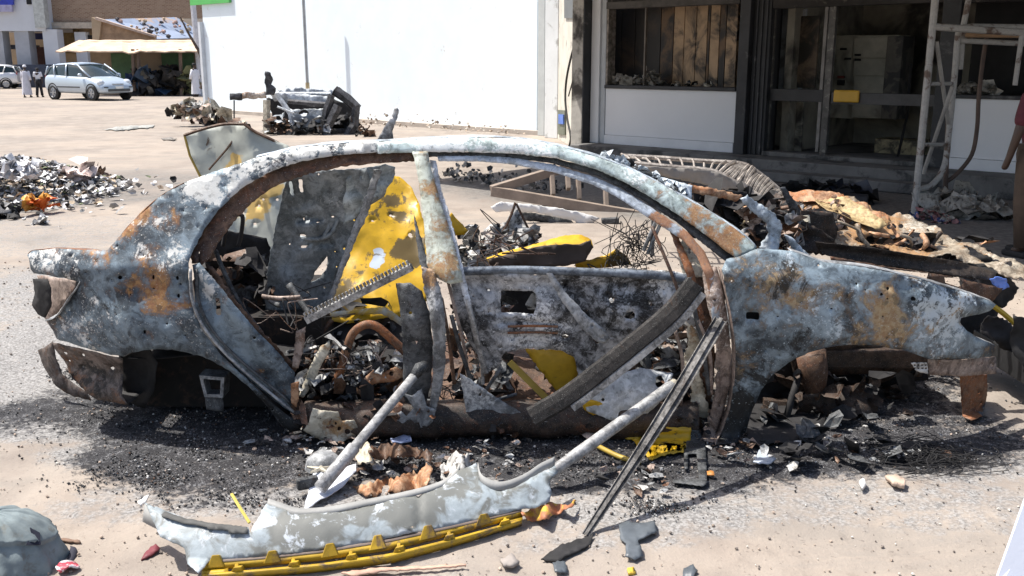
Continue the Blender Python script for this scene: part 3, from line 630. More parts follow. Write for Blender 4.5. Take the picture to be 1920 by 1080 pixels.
# ------------------------------------------------------------------ people
SKIN = M_plain('dark_skin', (.055, .030, .020), .5, .1)
def skinned(name, joints, edges, mat, parent, sub=1):
    o0 = wloc(parent); me = bpy.data.meshes.new(name); me.from_pydata([Vector(j[0])-o0 for j in joints], edges, []); me.materials.append(mat)
    o = bpy.data.objects.new(name, me); COL.objects.link(o); o.parent = parent
    m = o.modifiers.new('skin', 'SKIN'); m.use_smooth_shade = True
    for i, j in enumerate(joints):
        r = j[1]; r = r if isinstance(r, tuple) else (r, r); me.skin_vertices[0].data[i].radius = r; me.skin_vertices[0].data[i].use_root = (i == 0)
    s = o.modifiers.new('sub', 'SUBSURF'); s.levels = sub; s.render_levels = sub+0; return o
def person(base, label, H=1.7, face=0.0, top=None, bottom=None, robe=None, stride=.12, hair=None, armbend=0, cap=None):
    b = Vector(base); k = H/1.75; R = Matrix.Rotation(face, 3, 'Z')
    T = lambda x, y, z: b+R@Vector((x*k, y*k, z*k))        # x = side, y = forward
    root = thing('person', label, 'person', tuple(b))
    J = [(T(0, 0, .95), (.13*k, .10*k)), (T(0, .01, 1.15), (.12*k, .09*k)), (T(0, 0, 1.36), (.15*k, .09*k)), (T(0, .01, 1.48), .055*k), (T(0, .02, 1.56), .06*k), (T(0, .03, 1.65), (.085*k, .095*k)), (T(0, .02, 1.72), .06*k)]
    E = [(0, 1), (1, 2), (2, 3), (3, 4), (4, 5), (5, 6)]
    for s in (-1, 1):
        i = len(J); st_ = stride*s
        J += [(T(.09*s, 0, .88), .09*k), (T(.10*s, st_*.4+.02, .48), .055*k), (T(.10*s, st_, .09), .04*k), (T(.10*s, st_+.12, .04), (.04*k, .025*k))]
        E += [(0, i), (i, i+1), (i+1, i+2), (i+2, i+3)]
        i = len(J); J += [(T(.19*s, 0, 1.40), .058*k), (T(.25*s, -st_*.3, 1.13), .042*k), (T(.25*s, .05-st_*.6+armbend, .90), .030*k), (T(.25*s, .08-st_*.7+armbend, .80), (.025*k, .038*k))]
        E += [(2, i), (i, i+1), (i+1, i+2), (i+2, i+3)]
    skinned('body', J, E, SKIN, root, 2)
    MB().lathe(T(0, .02, 1.625), [(.0, .125*k), (.05*k, .12*k), (.085*k, .09*k), (.098*k, .04*k), (.095*k, 0)], 14).build('hair' if not cap else 'cap', hair or cap or BLACK, root, smooth=True)
    MB().tube([T(0, .10, 1.655), T(0, .135, 1.63)], [.010*k, .017*k], 6).build('nose', SKIN, root)
    if robe:
        mb = MB(); n = 22; rows = [(1.45, .07, .06), (1.42, .17, .09), (1.36, .21, .12), (1.15, .18, .13), (.9, .20, .15), (.5, .23, .18), (.14, .26, .22)]; vs = []
        for z, a, c in rows: vs += [T(math.cos(6.283*i/n)*a*(1+.06*math.sin(i*3+z*4)), math.sin(6.283*i/n)*c*(1+.08*math.sin(i*4+z*3)), z) for i in range(n)]
        mb.add(vs, [(j*n+i, j*n+(i+1) % n, (j+1)*n+(i+1) % n, (j+1)*n+i) for j in range(len(rows)-1) for i in range(n)]); mb.build('robe', robe, root, smooth=True)
        for s in (-1, 1): MB().tube([T(.16*s, 0, 1.40), T(.24*s, -stride*s*.3, 1.14), T(.26*s, .04-stride*s*.6, .92)], [.07*k, .065*k, .075*k], 10).build('sleeve', robe, root, smooth=True)
    else:
        Jt = [(T(0, 0, .93), (.165*k, .125*k)), (T(0, .01, 1.15), (.15*k, .11*k)), (T(0, 0, 1.35), (.18*k, .115*k)), (T(0, 0, 1.43), (.08*k, .07*k))]; Et = [(0, 1), (1, 2), (2, 3)]
        for s in (-1, 1):
            i = len(Jt); Jt += [(T(.19*s, 0, 1.45), .078*k), (T(.24*s, -stride*s*.2, 1.18), .070*k)]; Et += [(2, i), (i, i+1)]
        skinned('shirt', Jt, Et, top, root, 2)
        Jb = [(T(0, 0, .93), (.165*k, .125*k))]; Eb = []
        for s in (-1, 1):
            st_ = stride*s; i = len(Jb); Jb += [(T(.09*s, 0, .86), .112*k), (T(.10*s, st_*.4+.02, .48), .085*k), (T(.10*s, st_*.95, .12), .075*k)]; Eb += [(0, i), (i, i+1), (i+1, i+2)]
        mb = MB()
        for s in (-1, 1):
            st_ = stride*s; mb.tube([T(.075*s, 0, .98), T(.085*s, .0, .86), T(.095*s, st_*.35+.02, .50), T(.10*s, st_*.95, .10)], [.10*k, .105*k, .085*k, .078*k], 14)
        mb.lathe(T(0, .0, .86), [(.06*k, -.08), (.15*k, -.02), (.165*k, .08), (.155*k, .17), (.0, .18)], 16); mb.build('trousers', bottom, root, smooth=True)
    for s in (-1, 1): MB().box(T(.10*s, stride*s+.07, .03), (.09*k, .25*k, .06*k), face).build('shoe', BLACK, root, bevel=.02)
    return root
RWHITE = M_plain('white_cotton', (.74, .74, .78), .9, .08, 8); RGREY = M_plain('light_grey_cotton', (.58, .58, .64), .9, .1, 8)
g = G(52, 182.5); person(g, 'man in a long pale robe and white cap walking away, left of the pair', 1.52, math.radians(8), robe=RGREY, stride=.2, cap=RWHITE)
g = G(75, 182); person(g, 'man in a white shirt and black trousers walking at the right of the pair', 1.38, math.radians(5), top=RWHITE, bottom=M_plain('black_trousers', (.015, .015, .02), .8), stride=.15)
g = P(366, 150, 47.6); g.z = 0; person(g, 'man in a long white robe standing alone at the right end of the stall', 1.6, math.radians(60), robe=RWHITE, stride=.05)
g = G(1915, 480); person((g.x+.02, g.y, 0), 'man in a maroon shirt and brown trousers at the right edge of the photo', 1.72, math.radians(25), top=M_plain('maroon_shirt', (.085, .014, .022), .85, .2, 20), bottom=M_plain('brown_trousers', (.08, .055, .038), .9, .2, 10), stride=.06)

# ------------------------------------------------------------------ parked cars
GLASS = M_plain('dark_car_glass', (.02, .035, .04), .08, .1); TYRE = M_plain('black_tyre', (.015, .015, .015), .8); RIM = M_plain('silver_rim', (.42, .43, .45), .35, .1, metal=.6); TRIM = M_plain('dark_grey_trim', (.06, .065, .07), .5)
LAMP = M_plain('clear_headlamp', (.62, .65, .68), .12, .1)
def car_paint(n, c): 
    m = M_plain(n, c, .28, .03, 1, metal=.25, bump=.0); m.node_tree.nodes['Principled BSDF'].inputs['Coat Weight'].default_value = .5; return m
def hatch(label, base, yaw, paint, k=1.0):
    root = thing('parked_car', label, 'car', (base.x, base.y, 0)); R = Matrix.Rotation(yaw, 3, 'Z'); b = Vector((base.x, base.y, 0))
    T = lambda x, y, z: b+R@Vector((x*k, y*k, z*k))
    #      x,    half width, z bottom, z belt/hood top, half width top
    S = [(-1.90, .62, .38, .80, .58), (-1.84, .76, .30, .98, .70), (-1.6, .81, .26, 1.02, .74), (-1.0, .83, .24, 1.00, .77), (0, .835, .24, .96, .78), (.75, .83, .24, .94, .77), (1.05, .82, .24, .92, .72), (1.5, .80, .26, .80, .68), (1.76, .76, .28, .66, .62), (1.88, .62, .32, .52, .54)]
    n = 12; vs = []
    for x, w, zb, zt, wt in S:
        for i, (a, c) in enumerate(((-.85, 0), (-1, .12), (-1.02, .5), (-.99, .8), (-.93, .95))): vs.append(T(x, a*(w if a < -.94 else w), zb+(zt-zb)*c) if i < 4 else T(x, -wt, zt))
        vs += [T(x, -wt*.5, zt+.03), T(x, wt*.5, zt+.03)]
        for i, (a, c) in enumerate(((.93, .95), (.99, .8), (1.02, .5), (1, .12), (.85, 0))): vs.append(T(x, a*w, zb+(zt-zb)*c) if i else T(x, wt, zt))
    fs_ = [(j*n+i, j*n+(i+1) % n, (j+1)*n+(i+1) % n, (j+1)*n+i) for j in range(len(S)-1) for i in range(n)]+[tuple(range(n))[::-1], tuple(range((len(S)-1)*n, len(S)*n))]
    bo = mk('body', vs, fs_, paint, root, smooth=True)
    bo.modifiers.new('sub', 'SUBSURF').render_levels = 2
    # cabin glass and roof
    CB = [(-1.82, .66, .62, 1.00), (-1.66, .68, .60, 1.32), (-1.2, .72, .61, 1.42), (-.3, .74, .62, 1.46), (.25, .73, .60, 1.40), (.62, .72, .60, 1.18), (1.06, .70, .66, .93)]
    vs = [];
    for x, w, wt, zt in CB: vs += [T(x, -w, .93), T(x, -(w*.4+wt*.6), .93+(zt-.93)*.6), T(x, -wt, zt-.03), T(x, 0, zt), T(x, wt, zt-.03), T(x, w*.4+wt*.6, .93+(zt-.93)*.6), T(x, w, .93)]
    mk('window_glass', vs, [(j*7+i, j*7+i+1, (j+1)*7+i+1, (j+1)*7+i) for j in range(len(CB)-1) for i in range(6)], GLASS, root, smooth=True)
    rf = []; cols = [c for c in CB if -1.75 < c[0] < .4]
    for x, w, wt, zt in cols: rf += [T(x, -wt-.02, zt-.05), T(x, -wt*.8, zt+.005), T(x, 0, zt+.025), T(x, wt*.8, zt+.005), T(x, wt+.02, zt-.05)]
    mk('roof', rf, [(j*5+i, j*5+i+1, (j+1)*5+i+1, (j+1)*5+i) for j in range(len(cols)-1) for i in range(4)], paint, root, smooth=True, solid=.03*k)
    for s in (-1, 1):
        for pl in ([(1.08, .71, .93), (.64, .70, 1.18), (.24, .63, 1.41)], [(-.35, .79, .95), (-.42, .645, 1.43)], [(-1.1, .79, .98), (-1.25, .635, 1.40)], [(-1.84, .68, .98), (-1.68, .63, 1.33)]):
            MB().tube([T(x, y*s, z) for x, y, z in pl], .035*k, 6).build('pillar', paint, root, smooth=True)
        mr = T(.72, .90*s, 1.0); MB().lathe(mr-Vector((0, 0, .06)), [(0, 0), (.07, .01), (.10, .06), (.08, .11), (0, .13)], 10).build('mirror', paint, root, smooth=True)
        MB().box(T(-.2, .845*s, .52), (1.5*k, .02*k, .05*k), yaw).build('side_trim', TRIM, root)
        hl = T(1.60, .62*s, .70); MB().lathe(hl, [(0, .10*k), (.10*k, .08*k), (.17*k, 0), (.15*k, -.06*k)], 14, Matrix.Rotation(yaw, 3, 'Z')@Matrix.Rotation(.9, 3, 'Y')).build('headlight', LAMP, root, smooth=True)
        for x in (-1.22, 1.23):
            wc = T(x, .74*s, .29); Mx = Matrix.Rotation(yaw, 3, 'Z')@Matrix.Rotation(-math.pi/2*s, 3, 'X')
            w_ = thing('wheel', '', '', (0, 0, 0)); [w_.__delitem__(q) for q in ('label', 'category')]; w_.parent = root; w_.location = wc-wloc(root)
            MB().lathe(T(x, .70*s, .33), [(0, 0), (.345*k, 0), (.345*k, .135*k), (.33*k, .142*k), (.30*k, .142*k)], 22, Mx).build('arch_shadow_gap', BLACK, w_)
            MB().lathe(wc, [(.19*k, -.05), (.27*k, -.08), (.295*k, -.05), (.295*k, .08), (.27*k, .115), (.20*k, .11)], 22, Mx).build('tyre', TYRE, w_, smooth=True)
            mb = MB(); mb.lathe(wc, [(0, .10), (.04, .10), (.05, .07), (.19*k, .05), (.20*k, .10), (.205*k, .11)], 20, Mx); 
            for q in range(6):
                an = q*1.047; mb.box(wc+Mx@Vector((.11*math.cos(an), .11*math.sin(an), .095)), (.17*k, .035, .02), M=Mx@Matrix.Rotation(an, 3, 'Z'))
            mb.build('rim', RIM, w_)
    MB().box(T(1.865, 0, .41), (.06*k, 1.0*k, .10*k), yaw).build('lower_grille', TRIM, root, bevel=.01)
    MB().box(T(1.80, 0, .62), (.06*k, .52*k, .09*k), yaw).build('grille', M_plain('chrome_grille', (.35, .38, .42), .3, metal=.7), root, bevel=.015)
    MB().box(T(1.90, 0, .51), (.02*k, .36*k, .09*k), yaw).build('number_plate', M_plain('plate_white', (.75, .75, .72), .5), root)
    for s in (-1, 1): MB().box(T(1.83, .5*s, .52), (.05*k, .36*k, .045*k), yaw-.25*s).build('bumper_strip', TRIM, root)
    for s in (-1, 1): MB().box(T(-1.84, .62*s, .95), (.05*k, .12*k, .22*k), yaw).build('tail_lamp', M_plain('red_lamp', (.3, .02, .02), .3), root)
    return root
g = G(170, 186.5); hatch('silver-blue five-door hatchback parked in the sun in front of the stall', g, math.radians(-31), car_paint('silver_blue_paint', (.46, .53, .60)), 1.10)
g = G(-20, 166); hatch('white car cut off by the left edge of the photo behind the walking men', g, math.radians(180+12), car_paint('white_car_paint', (.72, .73, .75)), 1.0)
# ------------------------------------------------------------------ burnt saloon: materials
B_QTR = M_burnt('scoured_blue_steel', (.04, .05, .062), (.20, .255, .30), r=.36, a=.32, so=.38, sc=2.6, bl=.4)
B_RAIL = M_burnt('bleached_roof_steel', (.32, .36, .39), (.66, .74, .82), ash=(.86, .87, .86), rust=(.28, .14, .06), r=.12, a=.55, so=.1, sc=4)
B_FEN = M_burnt('mottled_fender_steel', (.035, .045, .055), (.27, .34, .39), rust=(.34, .20, .09), rust2=(.50, .40, .24), ash=(.52, .60, .66), r=.46, a=.36, so=.36, sc=2.4, bl=.38)
B_RUST = M_burnt('rusted_steel', (.10, .05, .03), (.26, .15, .09), rust=(.26, .085, .03), rust2=(.40, .17, .07), r=.7, a=.22, so=.35, sc=4, metal=.1)
B_BROWN = M_burnt('brown_scorched_steel', (.05, .03, .022), (.16, .095, .06), rust=(.16, .06, .03), rust2=(.28, .15, .09), r=.5, a=.2, so=.45, sc=4, metal=.1)
B_DARK = M_burnt('sooty_steel', (.025, .027, .03), (.12, .125, .13), rust=(.12, .06, .035), rust2=(.2, .11, .07), r=.25, a=.22, so=.5, sc=5, metal=.15)
B_GREY = M_burnt('ashy_grey_steel', (.14, .145, .15), (.42, .43, .44), rust=(.24, .14, .09), ash=(.66, .66, .65), r=.18, a=.42, so=.34, sc=5)
B_SEAT = M_burnt('slate_pressed_steel', (.13, .15, .16), (.32, .35, .37), r=.12, a=.22, so=.22, sc=4, ash=(.5, .52, .52))
B_CREAM = M_burnt('cream_rusty_steel', (.40, .36, .28), (.62, .57, .46), rust=(.36, .18, .07), rust2=(.52, .34, .16), ash=(.74, .72, .66), r=.4, a=.4, so=.2, sc=5, metal=.05)
B_ORANGE = M_burnt('orange_rust_steel', (.30, .16, .09), (.52, .33, .20), rust=(.48, .15, .04), rust2=(.58, .30, .14), ash=(.66, .58, .48), r=.55, a=.35, so=.25, sc=6, metal=.05)
B_HINGE = M_burnt('pinkish_scorched_steel', (.16, .12, .10), (.42, .33, .28), rust=(.24, .11, .06), rust2=(.36, .20, .13), ash=(.66, .60, .56), r=.35, a=.4, so=.42, sc=5, metal=.1)
B_ALU = M_burnt('grey_trim_metal', (.14, .14, .14), (.46, .46, .46), rust=(.25, .19, .14), ash=(.7, .7, .7), r=.15, a=.4, so=.3, sc=9, metal=.45, rough=.4)
YEL = M_two('taxi_yellow', (.62, .37, .014), (.46, .52, .60), .70, .012, 3.2, .38, .9, c=(.13, .09, .03), cthr=.60, csc=11)
YELD = M_two('dull_yellow_panel', (.55, .37, .05), (.44, .45, .40), .5, .05, 3.0, .5, .7, c=(.10, .08, .05), cthr=.69, csc=14, off=(2, 2, 0))
LIDM = M_two('grey_green_lid', (.46, .48, .43), (.62, .42, .14), .70, .03, 2.2, .5, .8, c=(.12, .08, .05), cthr=.70, csc=9, off=(5, 0, 1))
ASHM = M_plain('pale_ash', (.52, .51, .49), .95, .35, 14, dirt=(.07, .065, .06), dirt_amt=.35, bump=.5, bscale=40)
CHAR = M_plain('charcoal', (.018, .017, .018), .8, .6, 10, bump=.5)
CLUT = [B_GREY, ASHM, CHAR, B_BROWN, B_DARK, B_ORANGE]
car = thing('burnt_saloon_car', 'gutted grey-blue saloon car without wheels, doors or glass, standing in the middle of the picture', 'car wreck', (0, 4.9, 0))
B_SILL = M_burnt('sooty_rusted_sill', (.018, .014, .012), (.07, .045, .032), rust=(.10, .035, .018), rust2=(.20, .09, .045), r=.42, a=.14, so=.5, sc=6, metal=0)
B_BUMP = M_burnt('brown_bumper_steel', (.05, .04, .035), (.20, .16, .14), rust=(.16, .07, .035), rust2=(.28, .15, .08), r=.45, a=.22, so=.42, sc=5, metal=.1, ash=(.42, .38, .35))
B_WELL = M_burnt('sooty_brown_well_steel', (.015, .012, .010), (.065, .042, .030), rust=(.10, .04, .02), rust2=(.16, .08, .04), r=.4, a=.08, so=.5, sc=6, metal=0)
B_DOOR = M_burnt('smoked_white_door_steel', (.035, .035, .038), (.44, .45, .47), rust=(.22, .13, .08), ash=(.70, .70, .70), r=.15, a=.42, so=.38, sc=6, bl=.35)
# ------------------------------------------------------------------ its near flank as a surface
def flankY(x, z):
    Y = 4.22
    if z > .82: Y += (z-.82)*.50
    if z < .42: Y += (.42-z)*.12
    Y -= .035*math.exp(-((z-.60)/.16)**2)
    if x < -1.45: Y += ((-1.45-x)/.8)**2*.22
    if x > 1.45: Y += ((x-1.45)/.8)**2*.22
    return Y
def flank(px, py, off=0.0):
    Y = 4.3
    for _ in range(5):
        p = P(px, py, Y); Y = flankY(p.x, p.z)+off
    return P(px, py, Y)
def fl(off):
    def f(x, y):
        p = flank(x, y, off)
        return p if p.z > .015 else G(x, y, .015)
    return f
def pln(Y0, ky=0.0, kx=0.0, y0=500, x0=960):
    """leaning flat sheet: depth Y0, changing ky per photo row and kx per column"""
    return lambda x, y: P(x, y, Y0+ky*(y-y0)+kx*(x-x0))
def flange(name, pts, depth, mat, surf=flank, th=.004, n=5, drop=0.0, y2=0.0):
    """turned edge: strip running inwards from the sheet's edge"""
    q = arc(pts, n) if n > 1 else [Vector(p) for p in pts]
    a = [surf(p[0], p[1]) for p in q]; mb = MB(); rows = []
    for k in (0, .5, 1): rows.append([v+Vector((0, depth*k, -drop*k))+Vector((0, 0, .004*noise.noise(v*11+Vector((k, 0, 0))))) for v in a])
    m = len(a); mb.add([v for r in rows for v in r], [(j*m+i, j*m+i+1, (j+1)*m+i+1, (j+1)*m+i) for j in range(2) for i in range(m-1)])
    return mb.build(name, mat, car, smooth=True, solid=th)
def bead(name, pts, r, mat, surf, parent=None, n=5):
    return MB().tube([surf(p[0], p[1]) for p in arc(pts, n)], r, 7).build(name, mat, parent or car, smooth=True)

def q_relief(x, y):
    d = .012*math.exp(-((y-(498-.02*(x-200)))/9)**2)-.014*math.exp(-((y-560)/30)**2)*(x > 120)      # shoulder crease
    d -= .020*math.exp(-(((x-255)/40)**2+((y-520)/40)**2)); d += .012*math.exp(-((x-(215+.25*(y-480)))/16)**2)
    d -= .03*math.exp(-(((x-110)/45)**2+((y-590)/40)**2))
    return d
QO = [(52, 478), (62, 470), (100, 466), (150, 468), (204, 469), (222, 446), (240, 425), (262, 400), (300, 368), (345, 343), (400, 322), (480, 296), (560, 277), (650, 268), (712, 264), (712, 285), (640, 291), (600, 296), (560, 304), (530, 313), (500, 325), (450, 355), (410, 393), (380, 435), (362, 470), (355, 492),
      (353, 520), (356, 560), (364, 588), (380, 620), (410, 660), (440, 690), (475, 722), (510, 755), (540, 778), (572, 792), (562, 806), (545, 810), (530, 800), (516, 782), (500, 760), (470, 728), (430, 694), (380, 668), (330, 657), (280, 655), (245, 660), (232, 668), (200, 663), (170, 655), (135, 645), (105, 636),
      (92, 615), (84, 600), (100, 597), (114, 582), (128, 560), (140, 545), (150, 530), (130, 524), (100, 518), (64, 512)]
holes = [blob(285, 521, 4.5, 8, .6), blob(333, 521, 4.5, 8, .6), blob(333, 556, 4.5, 8, .6), blob(225, 520, 3.6), blob(272, 622, 3.5, 8, .6), blob(338, 533, 2), blob(313, 607, 2), blob(182, 489, 2)]
QST = [(230, 430, 26, 0, 1.6), (190, 468, 30, 0, 1.3), (250, 395, 24, 0, 1.2), (270, 470, 22, 1, .9), (330, 470, 34, 1, 1.1), (300, 545, 40, 0, 1.25), (320, 575, 26, 0, 1.1), (345, 540, 20, 0, 1.0), (290, 560, 25, 0, .9), (150, 620, 60, 1, .75), (210, 640, 50, 1, .5), (180, 600, 60, 2, .45), (235, 560, 26, 2, .6), (230, 520, 28, 0, .5),
       (85, 490, 30, 1, 1.0), (130, 490, 40, 1, .8), (380, 355, 30, 1, 1.9), (395, 370, 20, 1, 1.9), (345, 375, 16, 1, 1.0), (480, 305, 70, 1, 1.4), (600, 280, 60, 1, 1.4), (680, 275, 50, 1, 1.4), (300, 420, 40, 1, .7), (330, 395, 18, 0, 1.0), (380, 650, 30, 1, .6), (550, 790, 40, 2, 1.7), (480, 740, 40, 2, 1.0), (300, 655, 60, 2, .4), (345, 610, 22, 1, .7)]
sheet('rear_quarter_panel', QO, flank, B_QTR, car, holes, step=13, rag=1.2, dent=.006, stains=QST, relief=q_relief, pin=26, pinr=(.9, 2.0), seed=1)
flange('wheel_arch_lip', [(232, 668), (260, 657), (320, 655), (380, 668), (430, 694), (470, 728), (500, 760), (530, 800)], .05, B_DARK)
flange('trunk_edge', [(52, 478), (62, 470), (100, 466), (150, 468), (204, 469), (240, 425), (300, 368), (345, 343)], .07, B_RUST, drop=.01)
flange('tail_lamp_edge', [(150, 528), (140, 545), (128, 560), (114, 582), (100, 597), (84, 602)], .12, B_GREY)
sheet('arch_dark_backing', [(222, 650), (270, 640), (296, 680), (290, 730), (270, 768), (250, 760), (236, 750), (226, 700)], fl(.16), CHAR, car, step=12, dent=.02, seed=103)  # dark sheet put in for the shaded void behind the arch
sheet('quarter_dark_backing', [(150, 500), (210, 480), (300, 400), (350, 372), (372, 420), (352, 480), (345, 560), (370, 620), (420, 672), (300, 648), (200, 650), (140, 630), (130, 590)], fl(.11), CHAR, car, step=16, dent=.02, seed=101)  # dark sheet added behind the panel so its holes look shaded
sheet('tail_lamp_recess', [(62, 522), (90, 524), (95, 540), (96, 575), (85, 596), (70, 590), (60, 572), (66, 548)], lambda x, y: flank(x, y, .16), CHAR, car, step=10, dent=.01)
sheet('tail_panel', [(70, 516), (150, 526), (134, 552), (100, 598), (92, 612), (80, 594), (84, 560)], lambda x, y: flank(x, y, .22+(150-x)*.001), B_HINGE, car, [[(72, 525), (92, 527), (93, 575), (82, 585), (75, 560)]], step=9, dent=.012)
# roof rail above the doors + windscreen pillar
RO = [(708, 266), (775, 262), (860, 258), (960, 260), (1010, 266), (1060, 277), (1110, 292), (1160, 308), (1210, 330), (1260, 357), (1330, 396), (1380, 430), (1418, 463), (1400, 476), (1383, 486), (1350, 462), (1310, 430), (1270, 402), (1220, 370), (1170, 341), (1120, 318), (1080, 306), (1040, 296), (960, 288), (880, 285), (800, 285), (708, 288)]
RST = [(1250, 370, 60, 0, .8), (1320, 410, 50, 0, 1.7), (1380, 455, 50, 0, 2.0), (1290, 395, 34, 0, 1.4), (1190, 325, 30, 1, .8), (850, 270, 100, 1, 1.2), (980, 272, 80, 1, .9), (1350, 440, 30, 0, 1.5)]
def r_relief(x, y):
    return .009*math.exp(-((y-(np.interp(x, [700, 960, 1110, 1260, 1418], [272, 270, 303, 376, 470])))/9.0)**2)
M_AP = M_burnt('greenish_bleached_steel', (.30, .36, .35), (.56, .66, .66), ash=(.82, .84, .84), rust=(.34, .15, .05), rust2=(.50, .30, .14), r=.22, a=.42, so=.18, sc=5)
sheet('roof_rail', RO, flank, M_AP, car, step=9, rag=.9, dent=.004, stains=RST, relief=r_relief, seed=2)
flange('roof_gutter', [(480, 295), (560, 277), (650, 268), (775, 262), (860, 258), (960, 260), (1060, 277), (1160, 308), (1260, 357), (1380, 430), (1418, 463)], .035, B_RAIL, drop=-.006)
# torn roof remnants along the gutter
random.seed(12); mb = MB()
for i in range(46):
    x = random.uniform(1130, 1290); y = np.interp(x, [1130, 1200, 1290], [296, 322, 372]); p = flank(x, y-2, random.uniform(.03, .12)); mb.scrap(p+UP*.01, random.uniform(.012, .035), random.choice((0, 0, 1)), el=1.5)
mb.build('torn_roof_edge', [B_RAIL, CHAR], car)
sheet('roof_remnant', [(1205, 325), (1240, 332), (1298, 348), (1296, 372), (1292, 378), (1250, 352), (1210, 334)], lambda x, y: flank(x, y, .10), B_RAIL, car, step=8, dent=.01)
# channel under the rail (brown seal track), rear and front door
sheet('window_channel', [(772, 286), (700, 290), (640, 296), (585, 305), (540, 317), (500, 334), (455, 362), (420, 396), (392, 436), (374, 470), (372, 492), (360, 494), (356, 478), (374, 434), (404, 392), (446, 354), (498, 323), (558, 302), (640, 289), (700, 284), (775, 281), (778, 300), (700, 304), (645, 310), (590, 321), (545, 334), (505, 352), (470, 378), (436, 414), (410, 452), (390, 480), (372, 492)][9:22]+[(778, 302), (700, 306), (645, 312), (592, 322), (548, 336), (508, 354), (472, 380), (438, 416), (412, 452), (394, 484), (376, 500)], fl(.035), B_BROWN, car, step=9, rag=1.6, dent=.006, seed=3)
sheet('window_channel', [(800, 284), (880, 285), (960, 287), (1040, 296), (1120, 318), (1170, 341), (1220, 370), (1270, 402), (1310, 430), (1350, 462), (1383, 486), (1372, 500), (1340, 474), (1300, 442), (1262, 412), (1212, 380), (1165, 352), (1116, 329), (1036, 306), (960, 297), (880, 294), (800, 294)], fl(.04), B_DARK, car, step=9, rag=.8, dent=.005, seed=4)
FF = [(820, 293), (900, 292), (960, 296), (1035, 308), (1115, 332), (1160, 352), (1210, 382), (1250, 408), (1290, 436), (1320, 470), (1338, 510), (1348, 560), (1350, 600), (1335, 600), (1332, 560), (1322, 516), (1306, 480), (1280, 450), (1240, 424), (1200, 398), (1155, 368), (1110, 346), (1034, 322), (960, 308), (900, 303), (822, 302)]
sheet('front_window_frame', FF, fl(.02), B_ALU if 0 else M_burnt('pale_window_frame', (.34, .38, .42), (.56, .62, .70), r=.1, a=.35, so=.15, sc=7, rust=(.40, .17, .07), rust2=(.5, .27, .14)), car, step=7, rag=.5, dent=.003,
      stains=[(1250, 410, 26, 0, 2.5), (1290, 450, 30, 0, 2.8), (1320, 500, 40, 0, 2.8), (1340, 570, 40, 0, 2.2)], seed=5)
sheet('quarter_window_bar', [(1247, 410), (1258, 414), (1300, 505), (1322, 600), (1312, 604), (1286, 512)], fl(.05), B_RUST, car, step=8)
sheet('quarter_window_plate', [(1262, 424), (1284, 440), (1308, 474), (1326, 505), (1330, 520), (1282, 520), (1272, 480)], fl(.09), B_CREAM, car, [blob(1276, 450, 4), blob(1292, 470, 5), blob(1285, 492, 4), blob(1300, 495, 3)], step=7, dent=.006, seed=6)
# centre pillar
sheet('centre_pillar', [(773, 284), (802, 284), (812, 330), (822, 368), (836, 410), (850, 455), (862, 500), (868, 530), (845, 532), (815, 520), (800, 498), (797, 450), (792, 400), (786, 350), (780, 310)], fl(.0), M_burnt('cream_green_pillar', (.42, .44, .36), (.56, .60, .54), rust=(.34, .16, .06), rust2=(.52, .36, .16), r=.42, a=.32, so=.2, sc=5, metal=.05), car, step=8, dent=.004,
      stains=[(826, 430, 26, 0, 1.0), (845, 500, 30, 0, 1.1), (810, 350, 24, 0, .7)], seed=7, relief=lambda x, y: .012*math.cos((x-(788+(y-284)*.22))/9))
sheet('pillar_inner_strip', [(806, 300), (818, 302), (826, 350), (842, 400), (856, 450), (872, 520), (884, 570), (874, 574), (862, 530), (846, 470), (832, 410), (816, 350)], fl(.025), M_burnt('bleached_strip', (.45, .47, .5), (.7, .74, .8), r=.1, a=.5, so=.2, sc=8), car, step=7, seed=8)
sheet('pillar_inner_strip', [(776, 400), (800, 480), (812, 520), (830, 570), (818, 574), (800, 530), (786, 490), (779, 440)], fl(.03), B_DARK, car, step=7, seed=9)
sheet('lower_centre_pillar', [(790, 500), (812, 506), (826, 540), (834, 590), (836, 640), (834, 690), (826, 735), (818, 768), (808, 800), (792, 802), (806, 760), (812, 700), (812, 640), (806, 590), (796, 550)], fl(-.012), B_GREY, car, step=8, rag=1.2, dent=.008, stains=[(808, 528, 26, 0, 1.8), (812, 560, 20, 1, .9)], seed=10, relief=lambda x, y: .01*math.cos(x/5))
sheet('pillar_inner_box', [(742, 532), (770, 528), (792, 545), (806, 590), (812, 650), (808, 720), (796, 768), (772, 770), (757, 740), (755, 640), (750, 580)], fl(.05), B_DARK, car, [blob(778, 640, 4, 8, 1.6), blob(770, 585, 3), blob(785, 700, 3)], step=10, dent=.012, seed=11, relief=lambda x, y: .02*math.cos((x-775)/18))
sheet('pillar_foot', [(757, 738), (772, 742), (790, 730), (800, 760), (818, 768), (812, 790), (790, 806), (786, 790), (770, 795), (742, 800), (740, 778), (752, 770), (762, 780), (776, 765)], fl(-.03), B_GREY, car, step=7, dent=.012, seed=12)
